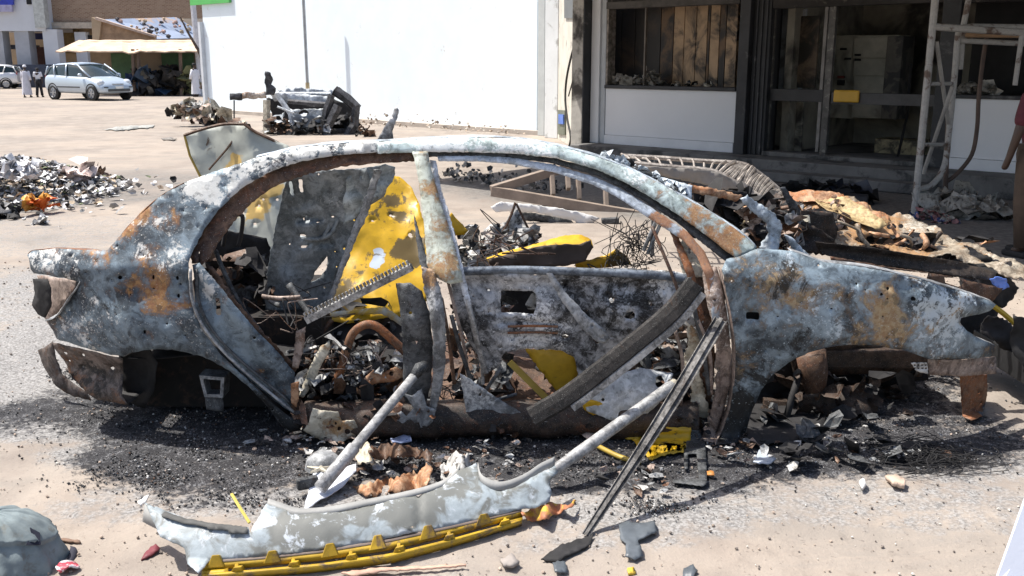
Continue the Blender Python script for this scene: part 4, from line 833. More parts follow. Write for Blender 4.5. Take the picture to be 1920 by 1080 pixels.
# rear door opening: seal track along the quarter, blue inner band
sheet('door_jamb', [(362, 496), (376, 492), (400, 520), (440, 570), (480, 618), (520, 660), (552, 700), (556, 745), (552, 780), (520, 755), (480, 722), (440, 684), (408, 648), (382, 610), (366, 570)], fl(.03), B_QTR, car, [rrect(404, 558, 414, 592, 3), blob(478, 632, 3)], step=9, rag=.6, dent=.006, stains=[(395, 545, 18, 1, 1.4), (388, 520, 14, 1, 1.2)], seed=13, relief=lambda x, y: .012*math.cos((x-y*.75)/11))
for k, (off, m) in enumerate(((-.008, B_GREY), (.018, B_DARK))): bead('door_seal_track', [(357+k*12, 505), (360+k*12, 560), (380+k*12, 610), (420+k*14, 660), (470+k*16, 706), (520+k*16, 748), (556, 776)], .007, m, fl(off))
sheet('inner_sill_strip', [(384, 494), (398, 500), (430, 545), (470, 596), (520, 650), (556, 690), (550, 702), (510, 664), (462, 612), (420, 560)], fl(.075), B_BROWN, car, step=7, rag=1.8, dent=.012, seed=14)
bead('belt_line_tube', [(404, 470), (420, 510), (450, 570), (490, 624)], .011, B_DARK, fl(.14))
# grab handle seen inside the rear window
gh = pln(4.7); MB().tube([gh(*p) for p in arc([(418, 462), (424, 430), (432, 406), (446, 402), (455, 408), (452, 440), (446, 462)], 5)], .011, 8).build('grab_handle', CHAR, car, smooth=True)
# boot interior
sheet('boot_divider', [(376, 440), (430, 432), (500, 446), (520, 500), (525, 600), (500, 640), (440, 590), (396, 530)], pln(5.25, .0008), CHAR, car, [[(430, 494), (438, 489), (456, 488), (456, 504), (434, 503)], [(459, 488), (478, 489), (486, 495), (478, 503), (459, 504)]], step=10, dent=.02, seed=15)
sheet('boot_floor', [(110, 640), (560, 640), (600, 720), (560, 790), (120, 740)], lambda x, y: P(x, y, 5.6-(y-640)*.006) if 0 else Vector((P(x, 700, 4.9).x, 5.7-(y-640)*.0085, .34+.02*nz(x*.02, y*.02))), CHAR, car, step=22, seed=16)
# ------------------------------------------------------------------ folded rear seat panel (slate, pressed channels)
SO = [(545, 332), (590, 322), (640, 318), (690, 316), (700, 340), (690, 380), (668, 430), (650, 480), (632, 530), (610, 585), (585, 640), (560, 700), (530, 690), (500, 640), (494, 560), (506, 480), (520, 410), (534, 360)]
def s_rel(x, y):
    d = 0
    for gx, gy in ((568, 410), (590, 455)):
        d -= .030*(abs(y-gy) < 6)*(abs(x-gx-8) < 26)
    return d+.014*math.cos((x+y*.35)/13)
sheet('folded_seat_panel', SO, pln(4.75, .0006, .0003, 500, 600), B_SEAT, car, [rrect(563, 403, 574, 413, 3), rrect(563, 439, 576, 447, 3), rrect(566, 460, 576, 465, 2), [(600, 492), (610, 480), (612, 500), (600, 520), (580, 530), (588, 512)], rrect(545, 340, 550, 366, 2), rrect(560, 336, 566, 360, 2)], step=8, rag=1.2, dent=.02, relief=s_rel, pin=14, pinr=(1, 2.5), seed=17,
      stains=[(640, 355, 30, 1, 1.0), (660, 400, 26, 1, .8), (530, 600, 30, 1, 1.2), (580, 620, 34, 1, 1.4)], nrm=(-.3, -1, .2))
for pts in ([(563, 404), (600, 403), (622, 392), (640, 372)], [(563, 446), (596, 448), (622, 436), (636, 404)], [(575, 404), (575, 440)], [(610, 400), (616, 424), (606, 446)]): bead('pressed_rib', pts, .012, B_SEAT, pln(4.715))
sheet('seat_edge_strip', [(700, 318), (716, 320), (690, 400), (664, 456), (640, 520), (612, 590), (588, 650), (566, 716), (556, 706), (586, 630), (618, 550), (640, 490), (664, 420), (690, 360)], pln(4.66, .0004), B_GREY, car, step=8, rag=1.5, dent=.012, seed=18, nrm=(-.4, -1, 0))
sheet('crumpled_roof_skin', [(655, 318), (720, 306), (738, 312), (734, 340), (716, 368), (690, 392), (662, 414), (640, 420), (646, 380), (655, 345)], pln(4.72, 0, .001, 400, 690), M_burnt('silver_crumpled_skin', (.26, .29, .29), (.50, .54, .54), r=.12, a=.3, so=.15, sc=5, rust=(.3, .2, .08)), car, step=8, dent=.05, dscale=7, seed=19, nrm=(-.3, -1, .3), stains=[(705, 372, 24, 0, 1.0)])
MB().tube([gh(*p)+Vector((0, .02, 0)) for p in ((590, 342), (640, 336))], .022, 10).build('roller_tube', B_CREAM, car)
# yellow taxi panel standing across the cabin
YO = [(605, 560), (612, 500), (628, 452), (655, 414), (690, 385), (718, 350), (724, 326), (745, 330), (770, 352), (786, 384), (800, 430), (806, 470), (812, 520), (800, 560), (770, 590), (700, 600), (640, 606), (604, 600)]
sheet('yellow_inner_panel', YO, pln(5.2, -.0022, .0004, 460, 700), YEL, car, [blob(727, 403, 2.5), blob(700, 415, 2), blob(765, 440, 4)], step=9, rag=.8, dent=.035, dscale=3.5, seed=20, relief=lambda x, y: .03*math.cos((x-y*.35)/28),
      stains=[(652, 420, 14, 0, 1.0), (706, 486, 16, 0, .7), (772, 470, 24, 2, 1.6), (740, 400, 30, 2, .5), (640, 560, 30, 2, .8)], nrm=(-.4, -1, .3))
sheet('yellow_inner_panel', [(846, 398), (860, 414), (878, 432), (870, 440), (846, 442), (838, 410)], pln(5.1), YEL, car, step=8, dent=.01, seed=21)
sheet('dark_lower_panel', [(600, 588), (680, 582), (740, 578), (756, 606), (790, 660), (760, 720), (560, 716), (570, 640)], pln(5.0, -.003, 0, 590), CHAR, car, step=12, dent=.03, seed=22)
sheet('yellow_floor_strip', [(618, 586), (722, 575), (756, 600), (754, 612), (716, 588), (620, 594)], pln(4.62), YELD, car, step=8, dent=.01, seed=23)
# notched rail lying across the opening
a0, a1 = P(578, 606, 4.33), P(776, 506, 4.27); mb = MB(); d = (a1-a0).normalized(); up = Vector((0, 0, 1)); w = d.cross(Vector((0, 1, 0))).normalized(); w = w if w.z > 0 else -w
mb.prof([a0, a1], [(-.014, 0), (-.014, .03), (0, .034), (.014, .03), (.014, 0)], upv=w)
L = (a1-a0).length
for i in range(30): mb.box(a0+d*(L*(i+.5)/30)+w*.044, (.008, .02, .016), M=Matrix((d, Vector((0, 1, 0)), w)).transposed())
mb.build('notched_rail', B_ALU, car, solid=.002)
sheet('hanging_bracket', [(556, 620), (574, 612), (570, 650), (560, 690), (548, 688), (552, 655)], pln(4.3), B_HINGE, car, step=7, dent=.015, seed=24)
# bent rusty seat tube
MB().tube([pln(4.42)(*p) for p in arc([(628, 722), (640, 690), (650, 655), (662, 625), (684, 609), (706, 612), (730, 632), (760, 660)], 6)], .021, 10).build('bent_seat_tube', B_RUST, car, smooth=True)
for pts in ([(700, 660), (716, 690), (704, 722)], [(688, 700), (706, 680), (726, 650)], [(690, 640), (712, 672), (722, 706)]): MB().tube([pln(4.40)(*p) for p in arc(pts, 4)], .004, 5).build('loose_wire', B_HINGE, car)
sheet('torn_seat_metal', [(600, 650), (618, 640), (620, 654), (600, 690), (586, 720), (570, 745), (560, 742), (580, 690)], pln(4.34), B_CREAM, car, step=7, dent=.02, seed=25)
sheet('orange_scorched_plate', [(680, 712), (700, 694), (716, 700), (740, 688), (756, 692), (756, 706), (735, 716), (712, 718), (690, 722)], pln(4.36), B_ORANGE, car, [blob(704, 696, 4), blob(734, 700, 4, 8, 1.3)], step=6, dent=.02, seed=26)
# heaps of charred stuff inside, behind the sill
def clutter(name, px0, px1, py0, py1, Y0, Y1, n, mats, r=(.02, .06), seed=0, kind='stuff', crump=.45):
    random.seed(900+seed); mb = MB()
    for i in range(n):
        Y = random.uniform(Y0, Y1); p = P(random.uniform(px0, px1), random.uniform(py0, py1), Y)
        mb.scrap(p, random.uniform(*r)*.8, random.randrange(len(mats)), el=random.uniform(.6, 2.2), crump=crump)
    o = mb.build(name, mats, car, smooth=True); o['kind'] = kind; return o
clutter('charred_seat_remains', 560, 750, 640, 735, 4.35, 4.75, 230, [B_GREY, ASHM, CHAR, B_BROWN, B_GREY, B_DARK], (.012, .06), 1)
clutter('charred_seat_remains', 560, 800, 720, 770, 4.3, 4.6, 130, [CHAR, CHAR, B_DARK, B_BROWN], (.02, .06), 2)
clutter('boot_remains', 376, 530, 480, 640, 4.75, 5.2, 160, [CHAR, CHAR, B_DARK, B_BROWN, CHAR], (.02, .09), 14)
clutter('glove_and_wiring_remains', 500, 760, 560, 700, 4.85, 5.3, 120, [CHAR, B_DARK, B_GREY, CHAR], (.02, .07), 3)
clutter('burnt_dashboard_remains', 860, 1010, 425, 510, 5.2, 5.6, 190, [ASHM, B_GREY, ASHM, CHAR, B_DARK], (.012, .06), 4)
clutter('burnt_dashboard_remains', 1000, 1300, 560, 700, 4.42, 4.8, 240, [B_GREY, ASHM, CHAR, B_HINGE, B_DARK], (.015, .06), 5)
clutter('burnt_dashboard_remains', 1120, 1330, 640, 800, 4.35, 4.8, 170, [B_GREY, B_GREY, CHAR, B_BROWN, B_DARK], (.02, .07), 6)
clutter('burnt_dashboard_remains', 850, 960, 520, 780, 4.4, 4.8, 160, [B_DARK, B_GREY, CHAR, B_BROWN], (.015, .06), 7)
mb = MB()
for i in range(8):
    mb.tube([P(x, y, 5.4) for x, y in arc([(872, 478), (910, 462), (940, 438), (958, 404+i*2), (966, 380+i*3)], 4)][::2], .008, 5) if i < 1 else None
mb.tube([P(968, 382, 5.4), P(986, 420, 5.4), P(1004, 456, 5.4)], .007, 5); mb.build('charred_stalk', B_BROWN, car)
sheet('ashy_mound', [(862, 500), (870, 470), (900, 450), (930, 440), (956, 402), (972, 392), (980, 410), (994, 432), (1002, 462), (990, 500)], pln(5.5), ASHM, car, step=8, rag=3, dent=.08, dscale=12, seed=27)
sheet('bent_yellow_panel', [(912, 484), (950, 470), (1010, 452), (1060, 441), (1090, 440), (1108, 448), (1112, 462), (1098, 488), (1060, 497), (980, 497), (920, 497)], lambda x, y: P(x, y, 5.1-(y-440)*.004), YEL, car, step=9, dent=.02, dscale=3, seed=28,
      relief=lambda x, y: .05*math.exp(-((y-455)/12)**2))
sheet('panel_underside', [(914, 487), (960, 474), (1010, 462), (1060, 457), (1086, 458), (1108, 450), (1112, 464), (1098, 490), (1060, 499), (980, 499), (920, 498)], lambda x, y: P(x, y, 4.86), M_plain('brown_underside', (.07, .05, .04), .7, .3), car, step=9, dent=.015, seed=128)
sheet('bent_yellow_panel', [(1076, 488), (1110, 486), (1140, 476), (1156, 466), (1176, 480), (1184, 496), (1130, 502), (1080, 502)], pln(5.0), YEL, car, step=8, dent=.02, seed=29, stains=[(1160, 485, 18, 2, 1.6)])
# wire tangle at the windscreen corner
random.seed(33); mb = MB()
for i in range(46):
    x, y = random.uniform(1160, 1215), random.uniform(440, 500); p = [P(x+random.gauss(0, 22), y+random.gauss(0, 24), 4.9+random.uniform(-.1, .1)) for _ in range(4)]
    mb.tube(arc(p, 4), .0022, 4, caps=False)
mb.build('wire_tangle', CHAR, car)['kind'] = 'stuff'
for (x0, y0, x1, y1) in ((1214, 476, 1240, 416), (1206, 470, 1230, 414)): MB().tube([P(x0, y0, 4.7), P(x1, y1, 4.7)], .009, 6).build('thin_bracket', B_ALU, car)
# ------------------------------------------------------------------ door inner panel of the front opening
DO = [(842, 504), (880, 500), (960, 500), (1060, 502), (1160, 503), (1240, 505), (1300, 512), (1306, 540), (1296, 580), (1240, 620), (1200, 664), (1160, 700), (1130, 732), (1090, 750), (1076, 740), (1084, 700), (1076, 668), (1050, 656), (985, 654), (945, 662), (930, 690), (915, 700), (890, 660), (868, 620), (850, 560)]
def d_rel(x, y):
    d = .03*math.exp(-((y-514)/10)**2)
    d += .014*(abs(y-617) < 22)*(abs(x-990) < 62)*math.cos((y-617)/3.6)
    d += .02*math.exp(-(((x-1110)/60)**2+((y-575)/25)**2)); d += .012*math.cos((x-y*.8)/22); return d
sheet('front_door_inner_panel', DO, fl(.10), B_DOOR, car, [[(940, 545), (998, 545), (1004, 550), (1006, 572), (1000, 588), (940, 587), (938, 570)], blob(1120, 640, 5), blob(1060, 535, 3), blob(1146, 560, 5), blob(1090, 600, 3), rrect(1054, 626, 1066, 632, 2), blob(1180, 590, 7, 8, 1.5), blob(1220, 570, 4)], step=8, rag=.9, dent=.012, relief=d_rel, pin=24, pinr=(1, 2.4), seed=30,
      stains=[(1000, 560, 60, 1, .6), (960, 700, 60, 1, .8), (1000, 640, 60, 1, .9), (1060, 515, 120, 2, .35), (1140, 570, 60, 2, .8), (1180, 600, 60, 2, .5), (1260, 516, 46, 1, .9), (1080, 560, 40, 2, .7), (1210, 545, 60, 2, .9), (870, 560, 30, 2, .8)])
bead('belt_rail', [(846, 510), (960, 506), (1100, 510), (1230, 516), (1296, 524)], .020, M_burnt('blue_black_rail', (.05, .06, .08), (.18, .21, .25), r=.1, a=.3, so=.3, sc=6), fl(.07))
for y in (612, 624): bead('pressed_slot', [(952, y), (1000, y-1), (1046, y)], .006, B_RUST, fl(.085))
sheet('window_lifter_arm', [(1018, 502), (1030, 504), (1060, 548), (1100, 590), (1136, 620), (1144, 634), (1134, 644), (1118, 640), (1090, 614), (1050, 560)], fl(.055), B_GREY, car, [blob(1130, 632, 3), blob(1110, 610, 2.5), blob(1024, 510, 2)], step=7, seed=31, thick=.006)
for x0 in (838, 866): MB().tube([flank(*p, .04) for p in arc([(x0, 520), (x0+20, 600), (x0+34, 660), (x0+40, 720)], 4)], .008, 6).build('door_seal_strip', B_ALU if x0 > 850 else B_HINGE, car)
sheet('front_door_corner', [(862, 700), (870, 704), (884, 712), (930, 745), (980, 775), (1000, 772), (940, 800), (895, 812), (880, 808), (872, 760)], fl(.0), B_GREY, car, [blob(900, 740, 3), blob(925, 790, 3), blob(900, 790, 2)], step=8, dent=.008, seed=32, stains=[(885, 740, 30, 1, .8)])
sheet('yellow_door_shell', [(985, 654), (1050, 656), (1076, 668), (1084, 700), (1076, 735), (1088, 750), (1120, 760), (1160, 786), (1200, 806), (1290, 806), (1286, 846), (1240, 854), (1218, 862), (1180, 820), (1100, 790), (1040, 730), (1010, 690)], fl(.17), YELD if 0 else M_two('burnt_yellow_shell', (.50, .31, .02), (.05, .04, .03), .62, .03, 5, .5, .5), car, step=9, rag=1.5, dent=.02, dscale=4, seed=34, stains=[(1130, 790, 16, 0, 1.2)])
sheet('yellow_door_shell', [(1210, 818), (1250, 800), (1296, 802), (1294, 826), (1276, 846), (1240, 848), (1222, 862), (1214, 840)], fl(-.03), YEL, car, step=8, dent=.02, seed=35)
MB().box(P(1040, 762, 4.34), (.010, .012, .62), M=Matrix.Rotation(math.radians(-44), 3, 'Y')@Matrix.Diagonal((3, 1, 1))).build('yellow_brace', M_plain('dull_yellow_bar', (.42, .29, .05), .5, .3), car)
bead('yellow_brace', [(1120, 836), (1160, 856), (1200, 868)], .012, M_plain('dull_yellow_bar_b', (.42, .29, .05), .5, .3), fl(-.04))
sheet('white_floor_tunnel', [(1090, 745), (1130, 712), (1200, 690), (1262, 700), (1250, 740), (1200, 790), (1150, 790), (1100, 770)], pln(4.5, -.001), M_burnt('white_ash_steel', (.42, .44, .46), (.66, .68, .70), r=.15, a=.5, so=.2, sc=5), car, [blob(1236, 716, 11, 10, .8), blob(1130, 750, 3)], step=8, dent=.03, dscale=5, seed=36, nrm=(0, -1, .5))
# sill and floor
def sillrow(z, o): return [Vector((x, flankY(x, .3)+o, z+.006*nz(x*3, z))) for x in np.linspace(-.98, .88, 60)]
rows = [sillrow(.16, .12), sillrow(.17, .06), sillrow(.155, .02), sillrow(.11, -.004), sillrow(.06, -.006), sillrow(.02, .02), sillrow(.0, .10)]
n = 60; mk('sill', [v+Vector((0, .03*noise.noise(v*5)+.012*noise.noise(v*17), .02*noise.noise(v*7))) for r in rows for v in r], [(j*n+i, (j+1)*n+i, (j+1)*n+i+1, j*n+i+1) for j in range(len(rows)-1) for i in range(n-1)], B_SILL, car, smooth=True, solid=.003)
def slab(name, x0, x1, y0, y1, z, mat, amp=.03, seed=0, step=.07, zf=None):
    nx = int((x1-x0)/step)+1; ny = int((y1-y0)/step)+1; vs = []
    for j in range(ny+1):
        for i in range(nx+1):
            x = x0+(x1-x0)*i/nx; y = y0+(y1-y0)*j/ny; vs.append((x, y, z+amp*noise.noise(Vector((x*4, y*4, seed)))+(zf(x, y) if zf else 0)))
    return mk(name, vs, [(j*(nx+1)+i, j*(nx+1)+i+1, (j+1)*(nx+1)+i+1, (j+1)*(nx+1)+i) for j in range(ny) for i in range(nx)], mat, car, smooth=True, solid=.003)
slab('floor_pan', -1.0, 1.0, 4.36, 5.75, .07, B_BROWN, .02, 1, zf=lambda x, y: .10*math.exp(-((y-5.0)/.14)**2)+.012*math.cos(x*26))
slab('boot_floor', -1.85, -.95, 4.42, 5.7, .36, CHAR, .03, 2)
sheet('front_well_dark_sheet', [(1395, 700), (1440, 660), (1520, 640), (1600, 650), (1560, 720), (1545, 800), (1500, 830), (1400, 830)], fl(.50), CHAR, car, step=14, dent=.03, seed=104)  # dark sheet added to stand for the shade deep in the wheel well
slab('far_flank_remains', -2.0, -.75, 5.68, 5.80, .36, B_DARK, .02, 3, zf=lambda x, y: 0) 
# torn plates below the sill and on the rear door foot
sheet('torn_sill_plate', [(586, 766), (602, 770), (634, 772), (640, 790), (664, 786), (670, 800), (666, 820), (640, 828), (610, 826), (588, 818), (569, 806), (580, 790)], fl(-.05), B_CREAM, car, [blob(636, 804, 4), blob(629, 795, 2.5), blob(651, 810, 6, 8, .8)], step=7, dent=.02, seed=40, stains=[(645, 800, 26, 0, 1.2)])
sheet('torn_sill_plate', [(545, 720), (560, 716), (560, 745), (556, 764), (546, 756)], fl(-.02), B_ORANGE, car, step=6, dent=.015, seed=41)
clutter('sill_edge_scraps', 550, 840, 760, 800, 4.2, 4.4, 90, [CHAR, B_BROWN, B_RUST, CHAR], (.015, .045), 8)
clutter('sill_edge_scraps', 880, 1340, 785, 820, 4.22, 4.4, 130, [CHAR, B_BROWN, B_HINGE, CHAR, ASHM], (.012, .035), 9)
# rear bumper steel, flap, wheel-arch inside, axle
sheet('rear_bumper_steel', [(105, 638), (135, 645), (170, 655), (205, 664), (232, 670), (226, 700), (232, 735), (246, 754), (225, 752), (190, 746), (155, 724), (128, 704), (112, 672)], fl(.03), B_BUMP, car, [blob(124, 662, 4, 8, .6), blob(157, 665, 4, 8, .7), blob(206, 695, 4), blob(125, 680, 2), blob(150, 692, 2)], step=9, dent=.012, relief=lambda x, y: .03*math.cos((y-x*.15-620)/15), seed=42,
      stains=[(140, 712, 26, 0, 1.6), (170, 720, 40, 2, .9), (120, 650, 30, 1, .5)])
sheet('rear_skirt_flap', [(72, 656), (82, 652), (98, 640), (104, 668), (116, 700), (140, 722), (160, 736), (170, 752), (140, 744), (108, 722), (84, 692)], fl(.26), B_BUMP, car, step=9, dent=.02, seed=43)
flange('bumper_underside', [(128, 704), (155, 724), (190, 746), (246, 754)], .3, CHAR, surf=fl(.03))
MB().add([Vector((x, y, z)) for x in (-1.86, -.95) for y, z in ((4.62, .50), (4.62, .03), (5.6, .03), (5.6, .50))], [(0, 4, 5, 1), (1, 5, 6, 2), (0, 3, 7, 4), (0, 1, 2, 3), (4, 7, 6, 5)]).build('wheel_house', M_plain('soot_black_box', (.014, .012, .011), .9, .5, 6, dirt=(.05, .03, .02), dirt_amt=.3), car)
flange('inner_arch', [(240, 664), (300, 648), (380, 662), (440, 694), (500, 755), (526, 800)], .42, CHAR, surf=fl(.03))
MB().tube([P(236, 700, 4.56), P(236, 705, 4.8), P(250, 758, 4.8)], .05, 8).build('mudguard_edge', CHAR, car)
MB().tube([P(268, 722, 4.85), P(560, 730, 4.85)], .075, 16).build('axle_tube', B_WELL, car, smooth=True)
mb = MB(); fr = [P(374, 704, 4.34), P(420, 708, 4.34), P(418, 745, 4.34), P(384, 744, 4.34)]; c = sum(fr, Vector())/4
inn = [c+(v-c)*.72 for v in fr]; bk = [v+Vector((0, .10, 0)) for v in fr]
mb.add(fr+inn+bk, [(i, (i+1) % 4, 4+(i+1) % 4, 4+i) for i in range(4)]+[(i, 8+i, 8+(i+1) % 4, (i+1) % 4) for i in range(4)]); mb.build('spring_cup', B_GREY, car, solid=.005)
sheet('spring_cup_foot', [(384, 746), (418, 744), (420, 772), (386, 768)], pln(4.35), B_DARK, car, step=8, dent=.01, seed=44)
# ------------------------------------------------------------------ front wing
FO = [(1352, 505), (1362, 486), (1384, 482), (1400, 475), (1420, 466), (1450, 468), (1482, 470), (1512, 480), (1545, 492), (1600, 498), (1650, 506), (1700, 518), (1752, 531), (1800, 545), (1842, 560), (1864, 569), (1850, 582), (1826, 590), (1802, 596), (1800, 606), (1812, 620), (1838, 636), (1866, 648), (1864, 660), (1856, 668), (1830, 672), (1780, 673), (1738, 672), (1715, 663), (1690, 655), (1640, 647), (1600, 646), (1560, 649), (1515, 661), (1478, 680), (1448, 702), (1426, 732), (1408, 775), (1398, 810), (1380, 830), (1342, 834), (1352, 812), (1368, 770), (1376, 720), (1378, 660), (1372, 600), (1362, 550)]
def f_rel(x, y):
    d = .02*math.exp(-((y-(520+.12*(x-1400)))/16)**2)-.02*math.exp(-(((x-1400)/26)**2+((y-600)/60)**2))
    d += .016*math.exp(-((x-1700-(600-y)*.45)/14)**2)*(y > 540)-.012*math.exp(-((x-1735-(600-y)*.6)/18)**2)
    d += .012*math.exp(-((x-1660)/20)**2)*math.exp(-((y-540)/40)**2)
    return d
FST = [(1400, 500, 40, 0, .6), (1480, 500, 34, 1, .9), (1450, 540, 50, 0, .9), (1500, 560, 30, 0, .6), (1650, 565, 28, 0, 1.1), (1660, 610, 34, 0, 1.2), (1540, 590, 54, 1, .7), (1560, 610, 30, 1, .9), (1740, 560, 44, 1, 1.1), (1780, 600, 50, 1, 1.0), (1760, 640, 50, 1, .7), (1810, 560, 40, 1, .8), (1500, 520, 34, 2, .9), (1470, 545, 40, 2, .8), (1420, 520, 24, 2, .7), (1440, 620, 50, 2, .55), (1400, 720, 40, 2, .7), (1440, 690, 26, 1, .5),
       (1380, 640, 26, 2, .5), (1580, 545, 30, 2, .6), (1690, 640, 26, 2, .5), (1500, 640, 40, 2, .4), (1392, 780, 40, 2, 1.6), (1360, 820, 46, 2, 1.9), (1370, 700, 30, 2, 1.0), (1600, 630, 50, 2, .35), (1720, 600, 24, 0, .7)]
sheet('front_wing', FO, fl(-.015), B_FEN, car, [rrect(1401, 587, 1425, 601, 4), blob(1661, 539, 3.4), blob(1648, 549, 3.2), blob(1708, 558, 4, 8, 1.2), blob(1604, 531, 2.4), blob(1534, 497, 2)], step=12, rag=.8, dent=.007, relief=f_rel, stains=FST, pin=16, pinr=(.9, 2), seed=50)
sheet('wing_dark_backing', [(1390, 510), (1500, 500), (1640, 522), (1790, 560), (1780, 640), (1690, 640), (1560, 636), (1450, 680), (1400, 760), (1385, 640)], fl(.10), CHAR, car, step=16, dent=.02, seed=102)  # added dark backing, makes the wing holes read as shaded
flange('wing_arch_lip', [(1398, 812), (1408, 775), (1426, 732), (1448, 702), (1478, 680), (1515, 661), (1560, 649), (1600, 646), (1640, 647), (1690, 655), (1738, 672)], .045, B_DARK, surf=fl(-.015))
flange('wing_top_edge', [(1482, 470), (1512, 480), (1545, 492), (1600, 498), (1650, 506), (1700, 518), (1752, 531), (1800, 545), (1842, 560), (1864, 569)], .05, B_GREY, surf=fl(-.015), drop=-.004)
flange('headlamp_edge', [(1864, 569), (1850, 582), (1826, 590), (1802, 596), (1800, 606), (1812, 620), (1838, 636), (1866, 648)], .05, B_GREY, surf=fl(-.015))
flange('wing_rear_edge', [(1352, 505), (1362, 550), (1372, 600), (1378, 660), (1376, 720), (1368, 770), (1342, 834)], .06, B_HINGE, surf=fl(-.015))
sheet('hinge_pillar', [(1318, 500), (1344, 500), (1356, 540), (1366, 600), (1371, 660), (1369, 720), (1358, 775), (1336, 828), (1314, 830), (1330, 780), (1342, 720), (1342, 650), (1334, 600), (1322, 550)], fl(.03), B_HINGE, car, [blob(1344, 694, 7, 8, .8), blob(1338, 560, 3), blob(1352, 620, 3), blob(1350, 760, 3)], step=8, dent=.012, relief=lambda x, y: .015*math.cos((x-1340)/7), seed=51, stains=[(1340, 560, 30, 1, .8), (1350, 640, 40, 1, .5), (1330, 800, 30, 2, .9)])
sheet('hinge_pillar_inner', [(1280, 518), (1322, 516), (1332, 580), (1340, 660), (1336, 740), (1316, 800), (1290, 806), (1306, 740), (1312, 660), (1300, 590)], fl(.10), B_BROWN, car, [blob(1316, 600, 5, 8, .6), blob(1320, 700, 4)], step=9, dent=.02, seed=52)
sheet('torn_kick_plate', [(1285, 600), (1305, 615), (1318, 640), (1300, 670), (1318, 720), (1330, 780), (1290, 790), (1296, 730), (1280, 680), (1290, 640)], fl(.07), B_CREAM, car, step=7, rag=2.5, dent=.03, seed=53)
sheet('sill_bracket', [(1280, 806), (1310, 806), (1322, 830), (1326, 905), (1318, 912), (1262, 906), (1262, 900), (1310, 898), (1306, 850), (1290, 852), (1290, 880), (1284, 880)], fl(-.02), B_DARK, car, step=6, dent=.006, seed=54)
sheet('wing_lower_rail', [(1740, 674), (1800, 674), (1866, 668), (1868, 700), (1800, 706), (1742, 702)], fl(.03), B_HINGE, car, [blob(1858, 684, 3)], step=8, dent=.006, seed=55)
sheet('mesh_vent', [(1708, 680), (1738, 680), (1740, 702), (1718, 696)], fl(.0), ASHM, car, [rrect(1713+i*7, 683+j*6, 1717+i*7, 686+j*6, 1) for i in range(4) for j in range(2)], step=5, fine=True, seed=56)
# engine-bay side: apron, strut, chassis leg, post, bumper beam
sheet('inner_apron', [(1480, 660), (1540, 640), (1640, 640), (1740, 668), (1745, 706), (1600, 700), (1530, 706), (1490, 720)], fl(.45), B_WELL, car, step=10, dent=.03, seed=57)
MB().tube([P(1520, 660, 4.6), P(1526, 700, 4.6), P(1530, 745, 4.6)], [.075, .07, .045], 14).build('strut', B_BROWN, car, smooth=True)
sheet('strut_foot', [(1500, 740), (1560, 735), (1572, 770), (1556, 800), (1515, 800), (1496, 775)], pln(4.55), B_WELL, car, [blob(1524, 772, 9, 8, 1.4)], step=8, dent=.02, seed=58)
MB().tube([P(1430, 755, 4.7), P(1520, 762, 4.7), P(1600, 790, 4.6)], .03, 8).build('control_arm', B_WELL, car)
MB().box(P(1655, 668, 4.75), (.95, .12, .10)).build('chassis_leg', B_WELL, car, bevel=.01)
MB().box(P(1560, 700, 5.3), (.9, .1, .14)).build('subframe', B_DARK, car, bevel=.01)
sheet('radiator_post', [(1800, 702), (1850, 702), (1850, 740), (1842, 780), (1820, 788), (1804, 780)], fl(.06), B_RUST, car, [blob(1834, 735, 2), blob(1838, 755, 2)], step=8, dent=.01, seed=59)
flange('radiator_post_side', [(1850, 702), (1850, 740), (1842, 780)], .16, B_DARK, surf=fl(.06), n=3)
MB().box(P(1960, 684, 4.75), (.34, .9, .13)).build('bumper_beam', M_plain('black_beam', (.012, .012, .013), .6, .3), car, bevel=.008)
clutter('burnt_engine_bits', 1420, 1720, 690, 800, 4.5, 5.4, 190, [CHAR, B_WELL, CHAR, B_WELL, B_DARK], (.02, .08), 10)
# yellow hoop of the front bumper seen past the wing
MB().tube([P(x, y, 4.95) for x, y in arc([(1860, 572), (1884, 590), (1908, 612), (1935, 640)], 4)], .014, 8).build('yellow_bumper_edge', M_plain('yellow_hoop_paint', (.62, .40, .03), .45, .1), car)  # plain yellow of the bumper hoop
sheet('front_black_plastic', [(1800, 500), (1880, 512), (1912, 540), (1904, 560), (1880, 578), (1850, 560), (1800, 540)], pln(4.95), CHAR, car, [blob(1826, 520, 6)], step=8, dent=.05, rag=2, seed=60)
sheet('front_black_plastic', [(1850, 590), (1890, 600), (1925, 640), (1925, 662), (1880, 655), (1866, 640), (1840, 624)], pln(4.8), CHAR, car, step=8, dent=.04, rag=2, seed=61)
